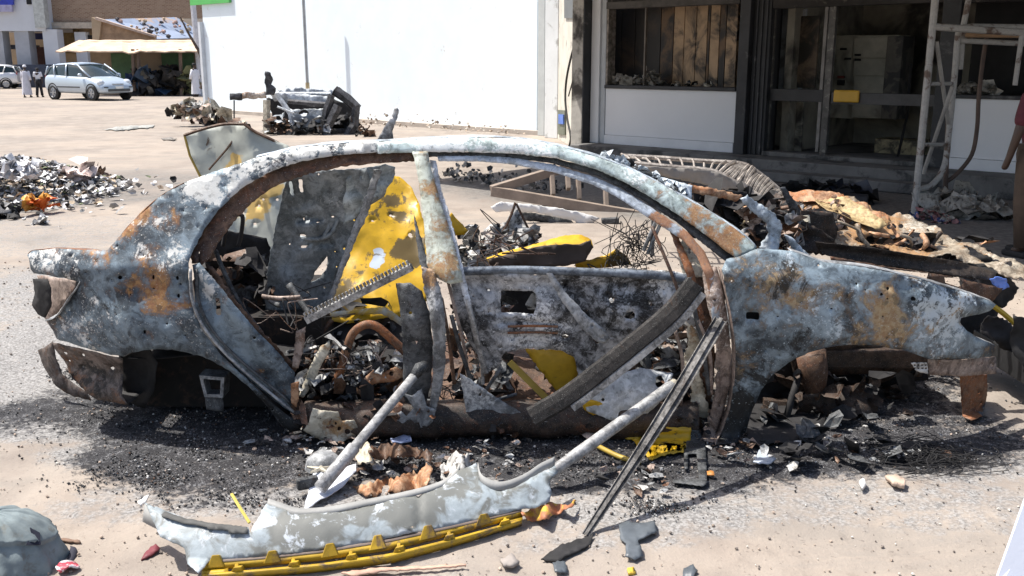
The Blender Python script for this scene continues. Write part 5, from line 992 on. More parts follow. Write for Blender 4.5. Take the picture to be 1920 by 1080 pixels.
# ------------------------------------------------------------------ crumpled bonnet and scuttle
def bon(off=0.0): return lambda x, y: P(x, y, 5.85-(y-370)*.0072+off)
B_CREAM2 = M_burnt('cream_burnt_bonnet', (.17, .13, .09), (.36, .31, .24), rust=(.34, .16, .06), rust2=(.50, .32, .15), ash=(.50, .48, .42), r=.45, a=.30, so=.34, sc=7, metal=.05)
sheet('bonnet_frame', [(1480, 366), (1530, 364), (1600, 372), (1660, 404), (1700, 405), (1740, 418), (1790, 448), (1850, 470), (1925, 500), (1925, 520), (1880, 514), (1830, 492), (1780, 480), (1740, 484), (1690, 476), (1640, 462), (1590, 458), (1560, 458), (1570, 430), (1606, 420), (1590, 404), (1540, 392), (1500, 390), (1490, 380)], bon(), B_CREAM2, car,
      [blob(1673, 424, 6, 8, 1.8), blob(1690, 422, 4, 8, 1.2), [(1700, 440), (1720, 438), (1736, 448), (1722, 450)], [(1640, 443), (1690, 436), (1740, 448), (1762, 466), (1740, 470), (1690, 462)], [(1598, 450), (1636, 440), (1668, 452), (1676, 466), (1640, 460)], [(1805, 462), (1850, 476), (1876, 490), (1850, 492), (1820, 478)], blob(1890, 498, 5, 8, 1.5), blob(1738, 435, 3)], step=6, rag=1.6, dent=.022, dscale=11, seed=62, nrm=(0, -.6, .8),
      stains=[(1560, 385, 50, 0, 1.5), (1610, 425, 30, 0, 1.6), (1660, 460, 50, 0, 1.5), (1500, 375, 30, 0, 1.8), (1700, 475, 40, 0, 1.1), (1640, 395, 30, 0, .8), (1720, 430, 40, 1, 1.0), (1870, 500, 50, 1, .8)], relief=lambda x, y: .012*math.sin(x/24+y/9))
sheet('bonnet_lip', [(1478, 358), (1520, 356), (1580, 366), (1625, 384), (1670, 408), (1660, 416), (1600, 396), (1540, 380), (1484, 374)], bon(-.05), B_ORANGE, car, step=7, rag=1, dent=.02, seed=63, nrm=(0, -.6, .8), relief=lambda x, y: .02*math.sin(y/3))
sheet('orange_scorched_shell', [(1634, 452), (1650, 444), (1676, 452), (1684, 464), (1656, 466), (1640, 460)], bon(.15), B_ORANGE, car, step=6, dent=.03, seed=64)
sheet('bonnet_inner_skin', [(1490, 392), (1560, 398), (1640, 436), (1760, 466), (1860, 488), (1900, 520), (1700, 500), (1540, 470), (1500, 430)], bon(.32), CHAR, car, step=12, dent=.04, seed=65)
sheet('black_bonnet_edge', [(1526, 452), (1580, 458), (1640, 464), (1720, 478), (1800, 492), (1870, 512), (1864, 524), (1820, 522), (1760, 512), (1680, 500), (1600, 490), (1540, 476)], lambda x, y: P(x, y, 4.75), M_burnt('brown_black_edge', (.02, .017, .015), (.06, .045, .035), r=.2, a=.1, so=.5, sc=5, rust=(.16, .08, .04), rust2=(.3, .2, .12)), car, step=8, dent=.012, relief=lambda x, y: .02*math.cos((y-x*.12)/6), seed=66)
sheet('wing_mount_rail', [(1556, 480), (1640, 496), (1760, 514), (1880, 540), (1860, 566), (1780, 548), (1700, 524), (1620, 504), (1560, 494)], lambda x, y: P(x, y, 4.62), B_BROWN, car, [[(1668, 505), (1740, 512), (1734, 530), (1664, 520)], [(1770, 520), (1800, 522), (1806, 532), (1798, 538), (1772, 530)]], step=8, dent=.008, seed=67)
sheet('blue_scrap', [(1856, 524), (1872, 520), (1890, 524), (1896, 540), (1880, 546), (1866, 536)], pln(4.7), M_plain('blue_plastic_scrap', (.12, .22, .62), .3, .4, 20), car, step=6, dent=.03, seed=68)
clutter('scuttle_remains', 1390, 1505, 390, 470, 4.75, 5.2, 150, [B_HINGE, B_GREY, CHAR, B_ORANGE, B_BROWN, B_CREAM, CHAR], (.015, .07), 11)
clutter('scuttle_remains', 1300, 1460, 356, 440, 5.2, 5.6, 90, [CHAR, CHAR, B_WELL], (.03, .09), 12)
clutter('scuttle_remains', 1505, 1580, 410, 462, 5.2, 5.5, 40, [CHAR, B_HINGE, CHAR, B_BROWN], (.02, .06), 13)
sheet('silver_cowl_scrap', [(1386, 372), (1400, 364), (1414, 376), (1450, 398), (1466, 420), (1462, 450), (1458, 474), (1440, 474), (1424, 464), (1440, 440), (1436, 416), (1410, 396)], pln(4.62), B_RAIL, car, step=7, rag=2, dent=.03, seed=69, stains=[(1440, 410, 22, 0, .6)])
sheet('silver_cowl_scrap', [(1470, 440), (1484, 444), (1524, 486), (1530, 494), (1514, 492), (1484, 464)], pln(4.45), B_RAIL, car, step=7, dent=.02, seed=70)
sheet('scuttle_panel', [(1298, 350), (1400, 360), (1410, 390), (1400, 440), (1330, 394), (1300, 376)], pln(5.3), CHAR, car, step=10, dent=.03, seed=71)
sheet('leaning_post', [(1462, 352), (1472, 350), (1494, 384), (1512, 414), (1506, 424), (1480, 392)], pln(5.0), B_DARK, car, step=7, seed=72)
sheet('scuttle_ledge', [(1290, 345), (1330, 352), (1392, 366), (1380, 378), (1330, 366), (1292, 362)], pln(5.0), B_ORANGE, car, step=7, rag=1.5, dent=.02, seed=73)

sheet('nose_shadow_caster', [(1900, 590), (1940, 600), (2010, 640), (2020, 700), (1990, 720), (1920, 700), (1900, 660)], pln(4.55), CHAR, car, step=12, dent=.05, rag=2, seed=75)  # added mostly out of frame to cast the shadow beyond the nose
slab('engine_bay_remains', 1.0, 2.15, 4.75, 5.7, .30, B_DARK, .12, 9)

sheet('brown_scuttle_box', [(1500, 394), (1560, 398), (1572, 430), (1566, 456), (1512, 450), (1498, 420)], pln(5.0), B_WELL, car, step=8, dent=.03, seed=76)
sheet('gold_bonnet_shell', [(1530, 368), (1580, 374), (1620, 392), (1664, 420), (1640, 428), (1600, 414), (1560, 402), (1536, 390)], bon(-.12), M_burnt('golden_scorched_shell', (.24, .16, .07), (.46, .36, .19), rust=(.36, .17, .06), rust2=(.5, .34, .16), ash=(.56, .5, .38), r=.4, a=.3, so=.25, sc=7, metal=.05), car, [blob(1560, 388, 3), blob(1572, 392, 2.5)], step=6, dent=.012, seed=77, nrm=(0, -.6, .8), relief=lambda x, y: .025*math.sin((y-x*.45)/7))
sheet('side_apron_panel', [(1556, 478), (1640, 488), (1760, 506), (1870, 520), (1880, 560), (1866, 600), (1900, 660), (1800, 640), (1790, 600), (1760, 560), (1600, 520)], pln(5.35), CHAR, car, [[(1664, 502), (1742, 510), (1734, 532), (1660, 522)], [(1768, 518), (1800, 520), (1808, 534), (1790, 540), (1770, 532)]], step=10, dent=.02, seed=78)
# bent strips and wires filling the cabin
random.seed(55)
for i in range(30):
    x, y = random.choice(((600, 680), (680, 700), (560, 620), (1180, 640), (1260, 680), (880, 620), (930, 740), (1240, 590), (520, 560))); x += random.gauss(0, 26); y += random.gauss(0, 22); Y = random.uniform(4.36, 4.75); L = random.uniform(25, 75); an = random.uniform(0, 6.28)
    p = [P(x+math.cos(an)*L*t+random.gauss(0, 6), y+math.sin(an)*L*t+random.gauss(0, 6), Y+.1*t) for t in (-.5, 0, .5)]
    w = random.uniform(.006, .018); MB().prof(arc(p, 4), [(-w, 0), (-w*.4, w*.5), (w*.4, w*.5), (w, 0)], upv=(random.uniform(-.6, .6), -1, random.uniform(-.3, .6))).build('bent_strip', random.choice((B_GREY, B_HINGE, B_DARK, B_ALU, B_BROWN, B_ORANGE)), car, smooth=True, solid=.002)
mb = MB()
for i in range(110):
    x, y = random.choice(((620, 690), (700, 690), (560, 600), (1200, 640), (880, 640), (930, 460), (1150, 560), (840, 740), (1260, 760))); a = P(x+random.gauss(0, 34), y+random.gauss(0, 24), random.uniform(4.34, 4.7))
    p = [a+Vector((random.gauss(0, .06), random.gauss(0, .04), random.gauss(0, .05))) for _ in range(4)]; mb.tube(arc(p, 4), random.choice((.0016, .0025, .0035)), 4, caps=False, m=random.randrange(3))
mb.build('burnt_wiring', [CHAR, B_HINGE, B_BROWN], car)['kind'] = 'stuff'

for pts, w, m in (([(1292, 520), (1302, 580), (1318, 650), (1330, 740)], .010, B_DARK), ([(1266, 620), (1280, 680), (1276, 760)], .008, B_HINGE), ([(874, 556), (888, 610), (905, 680), (912, 700)], .014, B_ALU), ([(846, 590), (862, 650), (884, 715)], .009, B_DARK), ([(828, 560), (842, 640), (852, 720)], .008, B_BROWN),
                  ([(1308, 600), (1330, 660), (1334, 740)], .009, B_HINGE), ([(940, 690), (900, 760), (930, 830)], .008, B_DARK), ([(1222, 424), (1262, 520), (1290, 600)], .007, B_BROWN)):
    MB().prof([flank(x, y, .03) for x, y in arc(pts, 5)], [(-w, 0), (-w*.5, w*.5), (w*.5, w*.5), (w, 0)], upv=(0, -1, .2)).build('bent_door_strip', m, car, smooth=True, solid=.002)
clutter('bonnet_tangle', 1580, 1860, 446, 500, 5.2, 5.6, 90, [CHAR, B_WELL, CHAR, B_WELL, B_ORANGE], (.02, .055), 15)
clutter('bonnet_tangle', 1470, 1600, 372, 450, 5.4, 5.9, 90, [B_WELL, B_ORANGE, CHAR, B_HINGE, B_BROWN], (.015, .05), 16)
random.seed(56)
for i in range(12):
    x = random.uniform(1480, 1760); y = np.interp(x, (1480, 1760), (400, 470))+random.gauss(0, 14); L = random.uniform(30, 80); an = random.choice((.3, .45, 1.2, 2.2))+random.gauss(0, .2)
    p = [P(x+math.cos(an)*L*t+random.gauss(0, 4), y+math.sin(an)*L*t*.7+random.gauss(0, 3), 5.2+random.uniform(-.05, .05)) for t in (-.5, 0, .5)]; w = random.uniform(.008, .02)
    MB().prof(arc(p, 4), [(-w, 0), (-w*.4, w*.6), (w*.4, w*.6), (w, 0)], upv=(random.uniform(-.4, .4), -.6, 1)).build('bent_bonnet_rib', random.choice((B_WELL, B_ORANGE, B_BROWN, B_CREAM2)), car, smooth=True, solid=.002)

sheet('yellow_door_shell', [(1088, 744), (1120, 752), (1165, 774), (1205, 806), (1196, 826), (1172, 822), (1130, 792), (1096, 768)], fl(-.012), YEL, car, step=7, rag=1.5, dent=.012, seed=79)
for a, b, r in (((1610, 805, 4.7), (1790, 742, 5.0), .028), ((1650, 765, 5.0), (1790, 838, 4.6), .022), ((1560, 700, 4.9), (1700, 770, 4.8), .03), ((1740, 706, 4.9), (1640, 726, 5.0), .02), ((1470, 800, 4.5), (1500, 700, 4.6), .018)):
    MB().tube([P(*a), (P(*a)+P(*b))/2+Vector((0, 0, .02)), P(*b)], r, 8).build('suspension_arm', CHAR, car, smooth=True)
MB().lathe(P(1600, 770, 4.62), [(.02, .10), (.07, .09), (.085, .0), (.13, -.01), (.13, -.03), (.0, -.03)], 18, Matrix.Rotation(math.pi/2, 3, 'X')).build('wheel_hub', B_WELL, car, smooth=True)

sheet('door_dark_backing', [(850, 520), (1000, 516), (1180, 520), (1290, 540), (1290, 640), (1180, 690), (1000, 640), (900, 660), (860, 600)], pln(5.0), CHAR, car, step=14, rag=3, dent=.04, seed=105)  # dark backing added so the door cutout looks shaded, not lit
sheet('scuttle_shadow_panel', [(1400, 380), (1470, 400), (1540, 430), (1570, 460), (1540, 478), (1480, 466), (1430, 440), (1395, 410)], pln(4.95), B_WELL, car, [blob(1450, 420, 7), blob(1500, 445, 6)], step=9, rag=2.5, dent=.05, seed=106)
# ------------------------------------------------------------------ loose pieces round the wreck
def lone(o, label, cat, group=None):
    return tag(o, label, cat, group)
# raised lid leaning behind the boot
lid = thing('bent_lid_panel', 'bent grey-green lid panel with yellow patches sticking up behind the rear roof pillar', 'car panel', (-1.6, 5.9, 0))
LO = [(345, 252), (380, 240), (420, 232), (458, 233), (500, 258), (540, 272), (560, 290), (560, 440), (520, 470), (430, 470), (400, 400), (376, 330), (356, 290)]
sheet('panel_skin', LO, lambda x, y: P(x, y, 5.95-(y-240)*.0008+.16*max(0, min(1, (458-x+(y-240)*.35)/70))), LIDM, lid, [blob(x, y, 2.4, 8, 1.3) for x, y in ((466, 355), (494, 374), (456, 400), (486, 386), (520, 374), (540, 360), (478, 420))], step=10, rag=1, dent=.012, seed=80,
      stains=[(435, 308, 20, 0, .9), (485, 355, 30, 0, .6), (485, 395, 40, 0, .7), (530, 350, 26, 0, .6), (400, 275, 20, 2, .5)])
MB().tube([P(x, y, 5.93) for x, y in arc([(345, 254), (380, 242), (420, 233), (458, 233)], 4)], .010, 6).build('rolled_edge', B_BROWN, lid)
MB().tube([P(x, y, 5.93) for x, y in arc([(458, 233), (480, 248), (510, 262), (560, 290)], 4)], .010, 6).build('rolled_edge', B_BROWN, lid)
MB().tube([P(x, y, 5.93) for x, y in ((346, 254), (356, 292), (376, 332))], .008, 6).build('rolled_edge', M_plain('yellow_edge', (.5, .33, .06), .5), lid)
MB().tube([P(x, y, 6.0) for x, y in ((458, 234), (425, 280), (392, 318))], .007, 6).build('fold_line', B_BROWN, lid)
MB().tube([P(430, 470, 5.8), (P(430, 470, 5.8).x, 5.8, 0)], .02, 6).build('prop', B_DARK, lid)
sheet('upright_torn_shard', [(742, 200), (748, 206), (744, 224), (736, 246), (738, 262), (706, 264), (722, 236), (734, 218)], pln(4.62), B_ALU, None, step=6, dent=.01, seed=81)
lone(bpy.context.scene.objects['upright_torn_shard'], 'thin torn silver shard standing upright above the middle of the roof rail', 'metal shard')

# long window channel leaning from the front pillar to the ground
def leaner(name, label, cat, pts, prof, mat, upv, solid=.003, scales=None):
    mb = MB(); mb.prof(pts, prof, upv=upv, scales=scales); o = mb.build(name, mat, None, solid=solid); return tag(o, label, cat)
B_STRIP = M_burnt('dull_channel_metal', (.05, .047, .045), (.22, .21, .20), rust=(.14, .09, .06), rust2=(.2, .14, .1), ash=(.45, .45, .45), r=.25, a=.3, so=.4, sc=9, metal=.3)
top = P(1352, 600, 4.12); bot = G(1098, 1004, .005); mid = (top*.52+bot*.48)+Vector((.012, -.02, .01))
leaner('window_channel_strip', 'long grooved metal strip leaning from the front pillar down to the ground, longest of the leaning rods', 'metal strip', arc([bot, mid, top], 8), [(-.034, .012), (-.032, .0), (-.012, .0), (-.010, .016), (.008, .016), (.010, 0), (.030, 0), (.034, .014)], B_STRIP, (-.4, -1, .5), scales=[.42+.42*min(1, i/9) for i in range(17)])
# dark door frame bar crossing the front opening
BARM = M_burnt('dark_bar_steel', (.012, .011, .011), (.038, .034, .032), r=.3, a=.08, so=.45, sc=7, metal=0, rough=.75, rust=(.08, .04, .025), rust2=(.12, .08, .05))
pts = [P(1304, 530, 4.10), P(1262, 582, 4.08), P(1200, 636, 4.06), P(1120, 700, 4.04), P(1060, 745, 4.03), P(996, 782, 4.02)]
leaner('door_frame_bar', 'broad dark door-frame bar with a pale edge lying diagonally across the front door opening', 'metal bar', arc(pts, 6), [(-.045, .0), (-.036, .014), (.0, .018), (.032, .014), (.044, .0)], BARM, (-.2, -1, .35))
pts2 = [p+Vector((.028, -.018, -.040)) for p in pts[:5]]
bar = leaner('door_frame_trim', 'pale silver trim strip along the lower edge of the dark diagonal bar', 'trim strip', arc(pts2, 6), [(-.022, 0), (0, .012), (.022, 0)], B_ALU, (-.2, -1, .6))
# round pipes
PIPE = M_burnt('grey_pipe_paint', (.26, .26, .26), (.50, .50, .50), rust=(.16, .12, .10), r=.15, a=.4, so=.3, sc=8, metal=.2, rough=.45)
pa = thing('steering_column', 'grey steering column tube with a crushed hub, leaning down to the left from the centre pillar', 'steering column', tuple(G(590, 925)))
e0 = G(600, 915, .055); e1 = P(776, 706, 4.12)
MB().tube([e0, e0+(e1-e0)*.34, e0+(e1-e0)*.345, e1], [.028, .028, .021, .021], 14).build('tube', PIPE, pa, smooth=True)
MB().tube([e1, P(788, 690, 4.14), P(796, 684, 4.18)], [.021, .03, .02], 10).build('bent_end', B_DARK, pa, smooth=True)
hub = G(590, 905, .05); MB().box(hub+Vector((-.03, 0, .0)), (.09, .035, .05), .5).build('hub_block', B_DARK, pa, bevel=.01)
mb = MB()
for k in range(5): mb.tube([G(601, 880, .06), G(601, 880, .06)+Vector((math.cos(k*1.25+.4)*.06, math.sin(k*1.25+.4)*.05, .005))], [.011, .005], 5)
mb.build('spokes', B_CREAM, pa); MB().lathe(G(606, 868, .05), [(.0, .05), (.04, .045), (.07, .02), (.08, -.02)], 16).build('hub_cap', B_GREY, pa, smooth=True)
pb = thing('grey_pipe', 'pale grey pipe leaning from the bumper end up into the front footwell', 'pipe', tuple(G(1020, 905)))
f0 = G(1014, 900, .06); f1 = P(1262, 722, 4.2)
MB().tube([f0, f0+(f1-f0)*.2, f0+(f1-f0)*.21, f1], [.024, .024, .026, .028], 14, caps=False).build('tube', PIPE, pb, smooth=True)
MB().lathe(f1, [(.028, -.01), (.033, 0), (.030, .012), (.02, .012)], 14, (f1-f0).to_track_quat('Z', 'Y').to_matrix()).build('open_end', B_CREAM, pb, smooth=True)
mb = MB().box(G(1024, 884, .07), (.09, .03, .045), .6).box(G(1012, 888, .075), (.04, .05, .05), .6); mb.build('clamp', B_HINGE, pb, bevel=.01)
# white shard under the column
sheet('white_plate_shard', [(568, 962), (576, 930), (588, 886), (604, 880), (620, 884), (640, 876), (668, 868), (668, 880), (650, 905), (622, 926), (590, 944)], lambda x, y: G(x, y, .02+max(0, (930-y))*.0006), M_plain('white_enamel', (.68, .71, .78), .25, .12, 8), None, step=7, dent=.01, nrm=(0, 0, 1), seed=82, thick=.004)
lone(bpy.context.scene.objects['white_plate_shard'], 'pointed glossy white plate lying under the foot of the steering column', 'plate shard')
for nm, lab, cat, pts, mat, sd in (
    ('rusty_casing', 'rusty brown curved casing on the ground right of the white plate', 'car part', [(662, 918), (690, 905), (730, 896), (760, 884), (786, 886), (800, 870), (812, 878), (800, 910), (770, 920), (720, 928), (686, 932)], B_ORANGE, 83),
    ('rusty_bracket', 'rusty brown ribbed bracket lying just below the sill', 'car part', [(700, 838), (740, 834), (790, 838), (812, 850), (806, 866), (790, 858), (750, 860), (704, 862), (690, 850)], B_BROWN, 84),
    ('tan_bracket', 'small tan plate with a notch beside the steering column tube', 'car part', [(668, 840), (690, 836), (700, 850), (698, 866), (672, 868), (664, 856)], B_CREAM, 85),
    ('ash_lump', 'pale ashy lump standing above the middle of the yellow bumper', 'ash lump', [(828, 900), (826, 880), (840, 862), (856, 846), (868, 858), (880, 856), (882, 876), (870, 892), (850, 900)], ASHM, 86)):
    sheet(nm, pts, lambda x, y: G(x, y, .03+.0007*(910-y)+.03*math.sin(x/9)), mat, None, step=6, rag=1.8, dent=.03, dscale=16, nrm=(0, -.3, 1), seed=sd, thick=.006); lone(bpy.context.scene.objects[nm], lab, cat)

# ------------------------------------------------------------------ bumper cover in the foreground
bum = thing('bumper_cover', 'long pale grey bumper cover with yellow slatted lower edge lying in front of the wreck', 'bumper', tuple(G(650, 1020)))
# ground line of the front (yellow) edge and the raised top rim
base = [(375, 1074), (450, 1070), (560, 1060), (660, 1046), (760, 1026), (860, 1000), (940, 978), (1000, 962), (1050, 945)]
def gl(x): return float(np.interp(x, (375, 480, 600, 733, 850, 982, 1050), (1052, 1045, 1032, 1010, 985, 955, 935)))
def hz(x, y):
    t = max(0, min(1, (gl(x)-y)/95.0)); return .06+.10*math.sin(t*1.35)
def bs(x, y): return G(x, y, hz(x, y))
BP = [(272, 944), (300, 958), (345, 974), (400, 984), (440, 990), (466, 990), (470, 1000), (476, 985), (500, 948), (525, 956), (560, 966), (620, 962), (680, 950), (740, 938), (790, 926), (830, 912), (852, 896), (862, 882), (880, 876), (893, 868), (896, 884), (902, 905), (925, 918), (950, 918), (985, 904), (1015, 884), (1040, 872), (1046, 884), (1030, 900), (1034, 925), (1030, 940), (1004, 952), (982, 955), (900, 973), (850, 984), (733, 1009), (600, 1031), (540, 1039), (480, 1044), (395, 1050), (372, 1076), (352, 1058), (345, 1026), (300, 1006), (286, 975)]
BGREY = M_two('chalky_bumper_grey', (.34, .39, .42), (.15, .155, .145), .54, .09, 9, .6, 1.1, c=(.46, .50, .54), cthr=.58, csc=11)
sheet('bumper_skin', BP, bs, BGREY, bum, [[(768, 990), (775, 988), (775, 992)]], step=9, rag=.7, dent=.006, nrm=(0, -.3, 1), seed=90, stains=[(560, 975, 40, 0, .6), (620, 972, 40, 0, .6), (680, 962, 40, 0, .6), (740, 950, 40, 0, .6), (800, 935, 36, 0, .6), (850, 910, 26, 0, .6)], thick=.004,
      relief=lambda x, y: .010*(abs((y-(gl(x)-88+abs(x-700)*.0)))<10)-.012*math.exp(-((x-786)/4)**2))
def rim(name, pts, h, mat, back=.0, surf=bs, th=.004, par=bum):
    q = [surf(p[0], p[1]) for p in arc(pts, 4)]; m = len(q); v = q+[p+Vector((0, back, h)) for p in q]
    return mk(name, v, [(i, i+1, m+i+1, m+i) for i in range(m-1)], mat, par, smooth=True, solid=th)
BRIM = M_plain('dusty_grey_rim', (.30, .30, .29), .7, .2, 8)
rim('top_rim', [(272, 944), (300, 958), (345, 974), (400, 984), (466, 990)], -.055, BRIM, -.035); rim('top_rim', [(896, 884), (902, 905), (925, 918), (950, 918), (985, 904), (1015, 884), (1040, 872)], .028, BRIM, .02)
rim('top_rim', [(500, 948), (525, 956), (560, 966), (620, 962), (680, 950), (740, 938), (790, 926), (830, 912), (852, 896), (862, 882)], .012, BRIM, .03)
sheet('rim_shade_strip', [(300, 962), (345, 977), (400, 987), (464, 994), (466, 1006), (430, 1006), (428, 1000), (390, 998), (388, 994), (340, 986), (304, 974)], lambda x, y: bs(x, y)+Vector((0, 0, .012)), M_plain('dark_grey_rim_shade', (.10, .10, .095), .8, .3, 10), bum, step=7, nrm=(0, 0, 1), seed=91)  # shade under the rim put in as a dark grey strip
MB().tube([bs(436, 950)+UP*.05, bs(450, 965)+UP*.03, bs(468, 985)+UP*.01], .006, 6).build('yellow_tongue', M_plain('pale_yellow_plastic', (.55, .45, .10), .5), bum)
YP = M_plain('yellow_plastic', (.46, .29, .016), .5, .25, 8, dirt=(.15, .10, .05), dirt_amt=.34)
def yt(x): return float(np.interp(x, (375, 480, 600, 733, 850, 982), (1052, 1045, 1032, 1010, 985, 955)))
def yb(x): return float(np.interp(x, (375, 480, 600, 733, 850, 982), (1092, 1083, 1073, 1056, 1025, 984)))
def yy(x, t): return yt(x)+(yb(x)-yt(x))*t
def low(y0, y1, z0, z1, name, xs, mat):
    v = []
    for x in xs: v += [G(x, yy(x, y0), z0), G(x, yy(x, y1), z1)]
    return mk(name, v, [(2*i, 2*i+2, 2*i+3, 2*i+1) for i in range(len(xs)-1)], mat, bum, smooth=True, solid=.005)
xs = list(range(378, 985, 12))
low(.12, .42, .055, .035, 'upper_yellow_slat', xs, YP); low(.40, .46, .036, .022, 'slat_underside', xs, YP)
low(.62, .74, .035, .032, 'lower_yellow_slat', xs, YP); low(.73, 1.0, .033, .0, 'front_lip', xs, YP)
low(-.12, .12, .060, .056, 'brown_groove', xs, M_plain('brown_groove_plastic', (.20, .15, .12), .6, .3, 8))
for i, x in enumerate((402, 508, 616, 706, 800, 905)):
    a = [G(x-14, yy(x-14, .34), .045), G(x-5, yy(x-5, -.25), .085), G(x+9, yy(x+9, -.25), .085), G(x+18, yy(x+18, .34), .045)]; a += [p+Vector((0, .03, -.02)) for p in a]
    mk('fixing_tab', a, [(0, 1, 2, 3), (4, 5, 1, 0), (1, 5, 6, 2), (2, 6, 7, 3)], YP, bum, bevel=.003)
    x += 42; b_2 = [G(x-18, yy(x-18, .98), .004), G(x-7, yy(x-7, .42), .055), G(x+7, yy(x+7, .42), .055), G(x+18, yy(x+18, .98), .004)]; b_2 += [p+Vector((0, .03, -.01)) for p in b_2]
    mk('fixing_tab', b_2, [(0, 1, 2, 3), (4, 5, 1, 0), (1, 5, 6, 2), (2, 6, 7, 3)], YP, bum, bevel=.003)
    MB().tube([G(x, yy(x, .30), .045), G(x, yy(x, .62), .038)], .007, 6).build('slat_rib', YP, bum)
for (a, b) in ((378, 430), (940, 984)): low(.40, .64, .034, .034, 'slat_web', list(range(a, b, 10)), YP)
sheet('torn_end', [(975, 962), (990, 960), (1036, 942), (1060, 946), (1080, 940), (1075, 952), (1040, 966), (1010, 975), (990, 972)], lambda x, y: G(x, y, .03+.02*math.sin(x/7)), M_two('rust_yellow_torn', (.40, .16, .08), (.55, .35, .05), .55, .05, 16, .6), bum, step=6, rag=2, dent=.02, nrm=(0, 0, 1), seed=92)
# ------------------------------------------------------------------ near corners
# cracked round grey object at the lower left corner and the pale blue board at the lower right one
ty = thing('canvas_bundle', 'rounded dusty grey-green canvas bundle with a dark slit, cut off by the lower left corner', 'bundle', tuple(G(0, 1075)))
c = G(-12, 1066); c = Vector((c.x, c.y+.03, -.02)); mb = MB(); nn = 150; prof = [(math.sin(a)*.222*(1+.06*max(0, a-1)), math.cos(a)*.205) for a in np.linspace(.02, 1.72, 60)]
for i, (r, z) in enumerate(prof):
    for k in range(nn):
        an = 6.283*k/nn; v = c+Vector((r*math.cos(an), r*math.sin(an)*.9, z)); t = i/60
        fold = .012*math.sin(an*9+2.5*noise.noise(v*4))*max(0, t-.25)+.010*noise.noise(Vector((an*6, t*2.2, 1)))+.005*noise.noise(v*26)
        lap = .016*(1 if t < .50+.10*math.sin(an*2+.8) else 0)
        mb.v.append(v+(v-c).normalized()*(fold+lap))
mb.f = [(i*nn+k, (i+1)*nn+k, (i+1)*nn+(k+1) % nn, i*nn+(k+1) % nn) for i in range(len(prof)-1) for k in range(nn)]; mb.m = [0]*len(mb.f)
CANV = M_plain('dusty_blue_grey_canvas', (.20, .24, .25), .85, .22, 9, dirt=(.15, .16, .15), dirt_amt=.2, bump=.35, bscale=120)
mb.build('canvas', CANV, ty, smooth=True)
def cs(an, t, o=.0): return c+Vector((math.sin(t*1.72)*.222*math.cos(an), math.sin(t*1.72)*.222*.9*math.sin(an), math.cos(t*1.72)*.205))*1.0+(Vector((math.cos(an), math.sin(an), .5)).normalized()*(.018+o))
mk('dark_slit', [cs(-.55, .50), cs(-.30, .42), cs(-.18, .36), cs(-.12, .46), cs(-.30, .56)], [(0, 1, 2, 3, 4)], M_plain('navy_lining', (.012, .014, .03), .8), ty, solid=.003)
MB().tube([c+Vector((math.cos(a)*.25, math.sin(a)*.225, .010+.01*math.sin(a*6))) for a in np.linspace(-2.4, .9, 30)], .016, 8).build('hem', M_plain('dark_hem', (.02, .02, .035), .8), ty, smooth=True)
pw = [P(1868, 1084, 2.55), P(1925, 925, 2.62), P(1990, 900, 2.66), P(1990, 1130, 2.5), P(1860, 1130, 2.5)]
o = mk('pale_board', [pw[0], pw[1], pw[2], pw[3], pw[4]], [(0, 1, 2, 3, 4)], M_plain('pale_blue_board', (.60, .64, .74), .5, .03, 3), None, solid=.012); lone(o, 'pale bluish-white board edge cut off by the lower right corner', 'board')

# ------------------------------------------------------------------ ground litter near the wreck
ZC = [(cx, cy, rx, ry, a) for cx, cy, rx, ry, ch, a in CH if ch == 0]
random.seed(77); mb = MB(); LM = [CHAR, M_plain('grey_cinder', (.09, .09, .095), .9, .5, 20), ASHM, B_BROWN]
for i in range(20000):
    cx, cy, rx, ry, a = random.choice(ZC); x, y = cx+random.gauss(0, rx*.5), cy+random.gauss(0, ry*.5)
    r = random.choice((.0015, .002, .002, .003, .003, .004, .006))
    if noise.noise(Vector((x*5, y*5, 0)))+.5*noise.noise(Vector((x*14, y*14, 0))) < .02 and random.random() < .8: continue
    mb.chunk((x, y, gheight(x, y)+r*.3), r, random.choices((0, 1, 2, 3), (5, 5, 1.3, .7))[0])
cin = mb.build('cinders', LM); tag(cin, 'black and grey cinders strewn under and before the wreck', 'cinders', kind='stuff')
mb = MB(); LM2 = [M_plain('tan_grit', (.40, .32, .26), .9, .4, 20), M_plain('pale_grit', (.62, .58, .52), .9, .2, 20), M_plain('dark_grit', (.20, .17, .15), .9, .4, 20)]
for i in range(5200):
    y = random.uniform(2.75, 8.5); x = random.uniform(-1, 1)*(.62*y+.2); r = random.choice((.002, .002, .003, .003, .004, .005, .007))*(1+max(0, y-4)*.12)
    mb.chunk((x, y, gheight(x, y)+r*.25), r, random.choices((0, 1, 2), (5, .7, 4))[0])
tag(mb.build('grit', LM2), 'grit and tiny stones scattered over the sandy ground', 'grit', kind='stuff')
random.seed(78); mb = MB()
for i in range(320):
    px, py = random.choice(((560, 830, 40, 20), (700, 880, 60, 18), (850, 880, 60, 20), (950, 850, 50, 14), (1200, 900, 60, 22), (1400, 850, 40, 14), (1540, 840, 90, 22), (1700, 850, 80, 16), (640, 850, 50, 18), (1620, 720, 60, 30)))[:2], 0
    (a, b), _ = px, py; g = G(a+random.gauss(0, 45), b+random.gauss(0, 16))
    mb.scrap((g.x, g.y, .015+random.random()*.02), random.uniform(.006, .026), random.randrange(5), flat=.5, el=random.uniform(.7, 2))
tag(mb.build('burnt_flakes', [B_GREY, ASHM, CHAR, B_BROWN, B_HINGE]), 'torn flakes of burnt metal and plastic lying in the cinders', 'flakes', kind='stuff')
